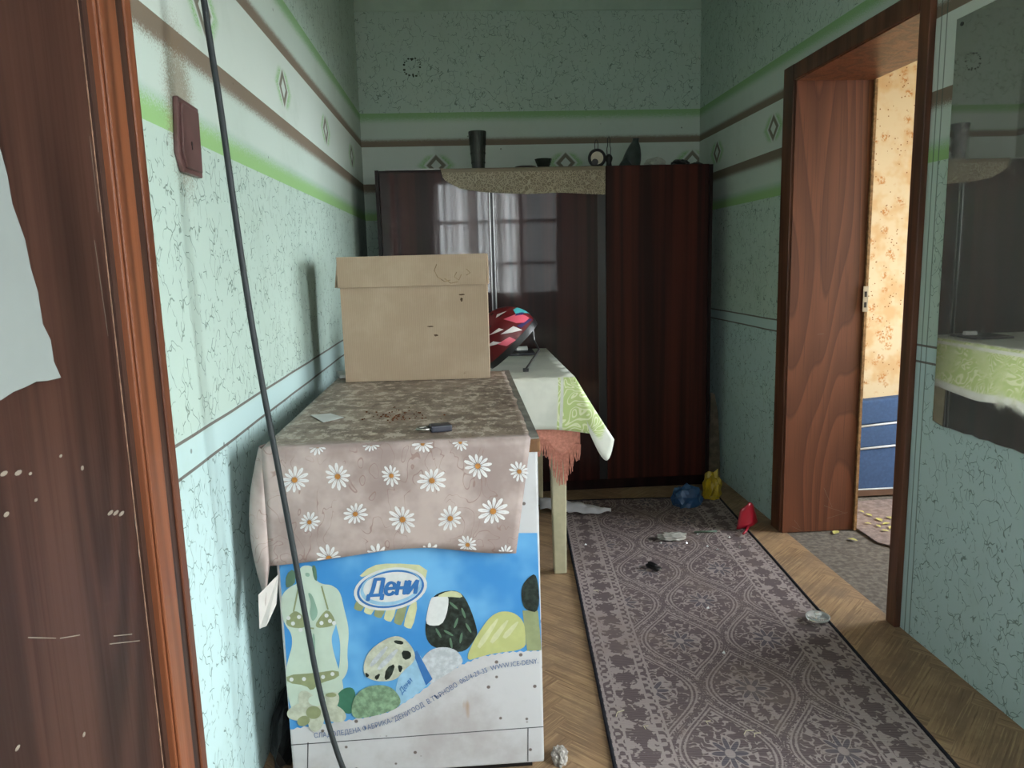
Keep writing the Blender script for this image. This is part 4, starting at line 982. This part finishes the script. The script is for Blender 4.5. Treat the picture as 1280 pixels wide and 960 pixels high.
# ------------------------------------------------------------------ runner rug
n = NT('ogee runner'); p = n.coord(); xy = n.sep(p); u, v = xy[0], xy[1]
P_, Q_ = .31, .62
u0 = n.M('ADD', u, .127); v0 = n.M('SUBTRACT', v, .128); au = n.M('ABSOLUTE', u)
cs = n.M('MULTIPLY', n.M('COSINE', n.M('MULTIPLY', v0, 2*math.pi/Q_)), P_/4)
def dist(sign):
    x = n.M('ADD', n.M('ADD', u0, P_/4), cs) if sign > 0 else n.M('SUBTRACT', n.M('SUBTRACT', u0, P_/4), cs)
    fr_ = n.M('FRACT', n.M('ADD', n.M('DIVIDE', x, P_), 10.0))
    return n.M('MULTIPLY', n.M('SUBTRACT', .5, n.M('ABSOLUTE', n.M('SUBTRACT', fr_, .5))), P_)
dd = n.M('MINIMUM', dist(1), dist(-1))
dark = lin(96, 84, 86); light = lin(160, 147, 145); mid = lin(132, 119, 118); slate = lin(88, 84, 92)
q2 = n.comb(u, v, 0)
def loc(x, per, off):
    return n.M('MULTIPLY', n.M('SUBTRACT', n.M('FRACT', n.M('ADD', n.M('DIVIDE', x, per), 10.5+off)), .5), per)
ua, va, ub, vb = loc(u0, P_, 0), loc(v0, Q_, 0), loc(u0, P_, .5), loc(v0, Q_, .5)
ma = n.M('ADD', n.M('DIVIDE', n.M('ABSOLUTE', ua), P_), n.M('DIVIDE', n.M('ABSOLUTE', va), Q_))
mb_ = n.M('ADD', n.M('DIVIDE', n.M('ABSOLUTE', ub), P_), n.M('DIVIDE', n.M('ABSOLUTE', vb), Q_))
sel = n.M('LESS_THAN', ma, mb_); inv = n.M('SUBTRACT', 1.0, sel)
du = n.M('ADD', n.M('MULTIPLY', ua, sel), n.M('MULTIPLY', ub, inv)); dv = n.M('MULTIPLY', n.M('ADD', n.M('MULTIPLY', va, sel), n.M('MULTIPLY', vb, inv)), .72)
rr_ = n.M('SQRT', n.M('ADD', n.M('MULTIPLY', du, du), n.M('MULTIPLY', dv, dv))); tt = n.M('ARCTAN2', dv, du)
fl1 = n.noise(q2, 34, 1.2, .45, .7)
leafy = n.ss(n.M('ABSOLUTE', n.M('SUBTRACT', fl1, .5)), .03, .07)
field = n.mix(leafy, light, dark)
pet = n.M('SUBTRACT', rr_, n.M('MULTIPLY', n.M('ADD', n.M('MULTIPLY', n.M('COSINE', n.M('MULTIPLY', tt, 8.0)), .35), .65), .050))
field = n.mix(n.ss(pet, .012, .008), field, light); field = n.mix(n.ss(pet, .003, -.002), field, slate); field = n.mix(n.ss(rr_, .016, .012), field, light)
blob = n.M('MULTIPLY', n.ss(n.M('ABSOLUTE', n.M('SUBTRACT', rr_, .088)), .014, .009), n.ss(n.M('COSINE', n.M('MULTIPLY', tt, 12.0)), -.1, .3))
field = n.mix(blob, field, dark)
zig = n.noise(q2, 60, 1, .4, .8); bandc = n.mix(n.ss(n.M('ABSOLUTE', n.M('SUBTRACT', zig, .5)), .03, .07), light, dark)
c = n.mix(n.ss(dd, .034, .031), field, bandc)
for r_, col_ in ((.004, dark), (.020, light), (.026, dark), (.034, light), (.041, dark)):
    c = n.mix(n.M('MULTIPLY', n.ss(n.M('ABSOLUTE', n.M('SUBTRACT', dd, r_)), .0040, .0022), .85), c, col_)
# side borders
bord = n.ss(au, .278, .280)
bz = n.M('ADD', n.M('COSINE', n.M('MULTIPLY', v, 2*math.pi/.10)), n.M('MULTIPLY', n.M('COSINE', n.M('MULTIPLY', n.M('SUBTRACT', au, .355), 2*math.pi/.09)), 1.0))
b1 = n.mix(n.ss(n.M('ADD', bz, n.M('MULTIPLY', n.M('SUBTRACT', n.noise(q2, 55, 1.5, .5, .6), .5), 9.0)), -.6, -.1), light, dark)
bs = n.M('ADD', n.M('SINE', n.M('MULTIPLY', n.M('ADD', v, au), 2*math.pi/.035)), n.M('SINE', n.M('MULTIPLY', n.M('SUBTRACT', v, au), 2*math.pi/.035)))
b2 = n.mix(n.ss(n.M('ADD', bs, n.M('MULTIPLY', n.M('SUBTRACT', fl1, .5), 6.0)), -.2, .3), light, dark)
b1 = n.mix(n.M('MAXIMUM', n.ss(au, .310, .308), n.ss(au, .402, .404)), b1, b2)
c = n.mix(bord, c, b1)
for r_ in (.279, .309, .403, .438): c = n.mix(n.ss(n.M('ABSOLUTE', n.M('SUBTRACT', au, r_)), .0045, .003), c, light)
# weave rows and dust
row = n.M('SINE', n.M('MULTIPLY', n.M('ADD', v, n.M('MULTIPLY', n.noise(q2, 5, 1), .01)), 2*math.pi/.0075))
c = n.mix(n.M('MULTIPLY', n.ss(row, .1, .9), .38), c, mid)
c = n.mix(n.M('MULTIPLY', n.ss(row, -.4, -1), .25), c, lin(60, 50, 50))
c = n.mix(n.ss(n.noise(p, 2.6, 5, .65), .45, .75, 0, .55), c, lin(130, 114, 106))
n.col(c); n.set(.95, .1); n.bump(n.M('ADD', n.M('MULTIPLY', row, .6), n.noise(p, 300, 2)), .5, .003); m_rug = n.m
m_bind = plain('dark binding', (44, 44, 50), .95, .1, .15, 60)
rw, rl = .445, 1.74; ang = math.atan2(.067, 1)
rug = empty('rug', (0, 0, 0)); rc = Vector((.845, 2.30, .0005))   # mid point of the axis
rug.location = rc; rug.rotation_euler = (0, 0, -ang); tag(rug, 'long worn brown grey runner rug with an ogee pattern on the hall floor', 'rug')
def rz(x, y): return .007 + .0022*noise.noise(Vector((x*3, y*3, 2))) + .0012*noise.noise(Vector((x*9, y*9, 5)))
mb = MB(); mb.grid(lambda a, b: (-rw+2*rw*a, -rl+2*rl*b, rz(-rw+2*rw*a, -rl+2*rl*b)), 24, 80); o = mb.build('pile', m_rug, None, True); o.parent = rug
mb = MB()
for s in (-1, 1): mb.tube([(s*(rw+.004), -rl+2*rl*i/60, rz(s*rw, -rl+2*rl*i/60)-.001) for i in range(61)], .0062, 6)
for s in (-1, 1): mb.tube([(-rw+2*rw*i/16, s*(rl+.004), rz(-rw+2*rw*i/16, s*rl)-.001) for i in range(17)], .0062, 6)
o = mb.build('binding', m_bind, None, True); o.parent = rug

# ------------------------------------------------------------------ right wall mirror
n = NT('old mirror'); n.b.inputs['Metallic'].default_value = 1; n.col(lin(206, 204, 200)); n.set(n.ss(n.noise(n.coord(), 7, 4, .7), .5, .8, .02, .14), .5, 1)
dfz = n.node('ShaderNodeBsdfDiffuse'); dfz.inputs[0].default_value = lin(190, 188, 184); mxz = n.node('ShaderNodeMixShader'); mxz.inputs[0].default_value = .14
n.t.links.new(n.b.outputs[0], mxz.inputs[1]); n.t.links.new(dfz.outputs[0], mxz.inputs[2]); n.t.links.new(mxz.outputs[0], n.t.nodes['Material Output'].inputs[0]); m_mirror = n.m
mr = empty('wall_mirror', (XR, 1.8, .8)); tag(mr, 'large frameless old wall mirror with scalloped lower edge beside the doorway', 'mirror')
pts = [(XR-.010, 2.330, .800)] + [(XR-.010, 2.33-.02-.035*i, .795-.006*abs(math.sin(i*1.3))) for i in range(24)]
yl = pts[-1][1]-.02; pts += [(XR-.010, yl, .80), (XR-.010, yl, 2.05), (XR-.010, 2.336, 2.05)]
mb = MB(); mb.prism(pts, (.006, 0, 0)); o = mb.build('glass', m_mirror, mr)
mb = MB(); mb.tube([(p_[0]+.001, p_[1], p_[2]) for p_ in pts[:25]], .0016, 5); mb.build('ground_edge', plain('grey ground glass edge', (120, 124, 120), .4, .5), mr)
mb = MB(); mb.tube([(XR-.012, 2.31, 2.03), (XR-.002, 2.31, 2.03)], .006, 12); mb.build('screw', m_black, mr)

# ------------------------------------------------------------------ left wall: brown plate, cable
m_bake = plain('reddish brown bakelite', (100, 72, 70), .35, .5, .1, 14)
pt = empty('switch_plate', (XL, 1.76, 1.64)); tag(pt, 'reddish brown plate with keyhole fixed to the left wall above the ruled lines', 'plate')
cn = [onX(x, y, XL+.012) for x, y in ((222, 119), (248, 136), (254, 223), (231, 215), (224, 190))]
mb = MB(); mb.prism([Vector((XL+.0005, c_.y, c_.z)) for c_ in cn], (.0115, 0, 0)); o = mb.build('backplate', m_bake, pt); bv = o.modifiers.new('bevel', 'BEVEL'); bv.width = .003; bv.segments = 2
cm = sum((Vector((0, c_.y, c_.z)) for c_ in cn), Vector())/5
mb = MB(); mb.prism([Vector((XL+.0115, cm.y+(c_.y-cm.y)*.8, cm.z+(c_.z-cm.z)*.86)) for c_ in cn], (.006, 0, 0)); o = mb.build('raised_panel', m_bake, pt); bv = o.modifiers.new('bevel', 'BEVEL'); bv.width = .002; bv.segments = 2
mb = MB(); mb.tube([(XL+.0165, cm.y, cm.z-.005), (XL+.0185, cm.y, cm.z-.005)], .005, 10); mb.box((XL+.0168, cm.y-.002, cm.z-.018), (XL+.0184, cm.y+.002, cm.z-.008)); mb.build('keyhole', m_black, pt)
m_cable = plain('black rubber cable', (38, 44, 46), .6, .4, .08)
cp = [onY(x, y, 1.65) for x, y in ((240, -95), (248, -40), (255, 0), (262, 50), (275, 130), (290, 240), (305, 345), (322, 450), (340, 545), (360, 650), (380, 760), (400, 870), (427, 960))]
cp = [Vector((-.520, 1.65, ZC-.001)), Vector((-.515, 1.65, 2.5))] + cp + [Vector((-.300, 1.66, .075)), Vector((-.27, 1.67, .02)), Vector((-.2, 1.69, .007)), Vector((-.1, 1.66, .007)), Vector((0, 1.55, .007))]
for _ in range(2):
    q = [cp[0]]
    for a, b in zip(cp, cp[1:]): q += [a*.75+b*.25, a*.25+b*.75]
    cp = q + [cp[-1]]
mb = MB(); mb.tube(cp, .0066, 10); tag(mb.build('power_cable', m_cable, None, True), 'thick black cable hanging in front of the freezer', 'cable')
# torn white sheet on the left door
m_sheet = plain('off white torn sheet', (128, 134, 131), .8, .2, .03, 4)
sp = [onX(x, y, XL+.020) for x, y in ((-60, 60), (-8, 165), (0, 190), (8, 220), (14, 255), (30, 300), (37, 335), (46, 365), (52, 405), (62, 425), (66, 452), (75, 472), (58, 476), (44, 477), (30, 484), (15, 490), (0, 500), (-30, 512), (-60, 520))]
mb = MB(); mb.prism(sp, (.0015, 0, 0)); tag(mb.build('torn_sheet', m_sheet), 'torn white sheet hanging on the dark brown door', 'sheet')

# ------------------------------------------------------------------ litter on the floor
m_bagb = plain('blue plastic', (40, 78, 122), .35, .5, .12, 20); m_bagy = plain('yellow plastic', (176, 150, 30), .35, .5, .12, 20); m_clr = plain('clear crumpled plastic', (168, 166, 160), .2, .6, .1, 20)
b0 = onZ(860, 636); crumple('blue_bag', 'crumpled blue plastic bag at the foot of the wardrobe', 'bag', (b0.x, b0.y+.03, .010), (.085, .06, .075), m_bagb, 11, .35, 2.5)
b0 = onZ(890, 630); crumple('yellow_bag', 'crumpled yellow plastic bag beside the blue one', 'bag', (b0.x+.02, b0.y+.06, .015), (.05, .05, .10), m_bagy, 14, .45, 2.5)
# red dustpan-like shard
m_redp = plain('red plastic', (150, 24, 44), .3, .5, .06)
r0 = onZ(931, 664)
rp = empty('toy_shovel', (r0.x+.02, r0.y+.02, .022)); tag(rp, 'small red plastic shovel tipped on its side by the rug edge', 'shovel'); rp.rotation_euler = (0, math.radians(-4), math.radians(25))
mb = MB(); mb.grid(lambda a, b: (-.075+.15*a + .03*b*(1-2*a), -.02*math.sin(math.pi*a), .13*b*(1-.25*abs(2*a-1))), 10, 6); o = mb.build('blade', m_redp, None, True, solid=.003); o.parent = rp
mb = MB(); mb.tube([(0, -.01, .004), (-.06, -.05, .004), (-.10, -.07, .006)], .006, 8); o = mb.build('handle', m_redp, None, True); o.parent = rp
# white cloth on floor
n = None; m_wcl = plain('white rag cloth', (190, 190, 196), .9, .1, .04)
mb = MB(); e0, e1 = onZ(674, 636), onZ(763, 642)
def ragf(a, b):
    q = e0.lerp(e1, a); w_ = .13*math.sin(math.pi*min(1, .15+.8*a))**.7*(1 if a < .85 else (1-a)/.15)
    h = .05*math.sin(math.pi*b)*(1-a*.8) + .022*abs(noise.noise(Vector((a*5, b*4, 9))))
    return (q.x, q.y - .02 + (b-.5)*2*w_*.55, .017 + h)
mb.grid(ragf, 30, 14); tag(mb.build('white_rag', m_wcl, None, True, solid=.002), 'crumpled white cloth on the floor under the table', 'cloth')
b0 = onZ(840, 676); crumple('clear_wrapper', 'crumpled clear plastic wrapper on the far end of the rug', 'wrapper', (b0.x, b0.y, .012), (.07, .035, .018), m_clr, 21, .5, 3)
b0 = onZ(694, 952); crumple('plaster_lump', 'lump of crumbled plaster by the freezer corner', 'plaster', (b0.x+.012, b0.y, .0), (.022, .03, .028), plain('grey plaster', (190, 184, 176), .95, .1, .3, 90), 3, .4, 4)
b0 = onZ(352, 955, .1); crumple('black_bag', 'black rubbish bag squeezed between freezer and wall', 'bag', (-.545, 2.02, .0), (.042, .16, .10), m_black, 31, .2, 2.5)
# black clip
b0 = onZ(817, 713); ck = empty('black_clip', (b0.x, b0.y, .0105)); tag(ck, 'small black plastic clip lying on the rug', 'clip'); ck.rotation_euler = (0, 0, math.radians(-62))
o = MB().box((-.036, -.014, 0), (.036, .014, .012), 0, .003).build('body', m_black); o.parent = ck
o = MB().box((-.030, -.008, .0122), (.018, .008, .022), 0, .003).build('grip', m_black); o.parent = ck
o = MB().box((.037, -.006, .004), (.042, .006, .009), 0, .001).build('metal_tip', m_steel); o.parent = ck
# loose clear glass lid with its knob, on the rug edge
n = NT('clear glass'); n.col((.9, .93, .92, 1)); n.set(.08, .5); n.b.inputs['Transmission Weight'].default_value = .7; m_clear = n.m
b0 = onZ(1022, 778); gr = empty('glass_lid', (b0.x, b0.y, .012)); tag(gr, 'small clear glass lid lying on the edge of the rug', 'saucer'); gr.rotation_euler = (0, 0, .4)
mb = MB(); mb.lathe([(.030, .0), (.040, .004), (.044, .014), (.041, .016), (.034, .008), (.001, .007)], (0, 0, 0), 24); o = mb.build('dish', m_clear, None, True); o.parent = gr
mb = MB(); mb.lathe([(.012, .008), (.010, .018), (.014, .024), (.001, .026)], (0, 0, 0), 16); o = mb.build('knob', m_clear, None, True); o.parent = gr
# green stick, straws, glass crumbs
a, b = onZ(868, 665, .014), onZ(896, 664, .014); mb = MB(); mb.tube([a, b], .005, 8); tag(mb.build('green_pencil', plain('dull green', (92, 112, 96), .4, .4), None, True), 'dull green pencil lying on the far part of the rug', 'pencil')
m_straw = plain('straw', (196, 184, 158), .8, .2, .05); st0 = None
for i, (xa, ya, xb, yb) in enumerate(((770, 896, 780, 888), (943, 921, 951, 916), (930, 918, 942, 913), (807, 911, 810, 907), (742, 738, 748, 740), (1022, 757, 1032, 762), (885, 905, 888, 901))):
    a, b = onZ(xa, ya, .013), onZ(xb, yb, .013); m_ = (a+b)/2; L = (b-a).length
    if st0 is None:
        mb = MB(); mb.tube([(-.5, 0, 0), (0, .01, .0), (.5, 0, 0)], .0014, 5); o = st0 = mb.build('straw', m_straw)
        st0.data.transform(Matrix.Identity(4))
    else: o = st0.copy(); C.objects.link(o)
    o.location = m_ if m_.x < 1.3 else (m_.x, m_.y, .003); o.scale = (L, 1, 1); o.rotation_euler = (0, 0, math.atan2(b.y-a.y, b.x-a.x))
    tag(o, 'short pale straw lying on the hall floor', 'straw', 'straws scattered over rug and floor')
gc0 = None
for i, (px, py) in enumerate(((884, 683), (897, 687), (925, 684), (826, 679), (858, 679), (732, 681), (885, 760), (905, 816), (872, 668), (912, 672))):
    q = onZ(px, py, .010)
    if gc0 is None:
        mb = MB(); mb.add([(-.006, -.005, 0), (.007, -.004, 0), (.001, .007, 0), (.0, .001, .008)], [(0, 2, 1), (0, 1, 3), (1, 2, 3), (2, 0, 3)]); o = gc0 = mb.build('glass_shard', plain('pale glass shard', (210, 214, 212), .12, .7, .03))
    else: o = gc0.copy(); C.objects.link(o)
    o.location = q; o.rotation_euler = (0, 0, i*1.7); tag(o, 'tiny pale glass shard glinting on the rug', 'shard', 'glass shards on the rug')
# board leaning between wardrobe and right wall
mb = MB(); bp_ = [(1.462, .005), (1.535, .005), (1.530, .20), (1.515, .42), (1.492, .54), (1.470, .55)]
mb.prism([Vector((x, 4.34, z)) for x, z in bp_], (0, .012, 0)); tag(mb.build('board_scrap', plain('dusty board', (106, 96, 82), .9, .1, .2, 20)), 'dusty torn board leaning in the gap between wardrobe and right wall', 'board')
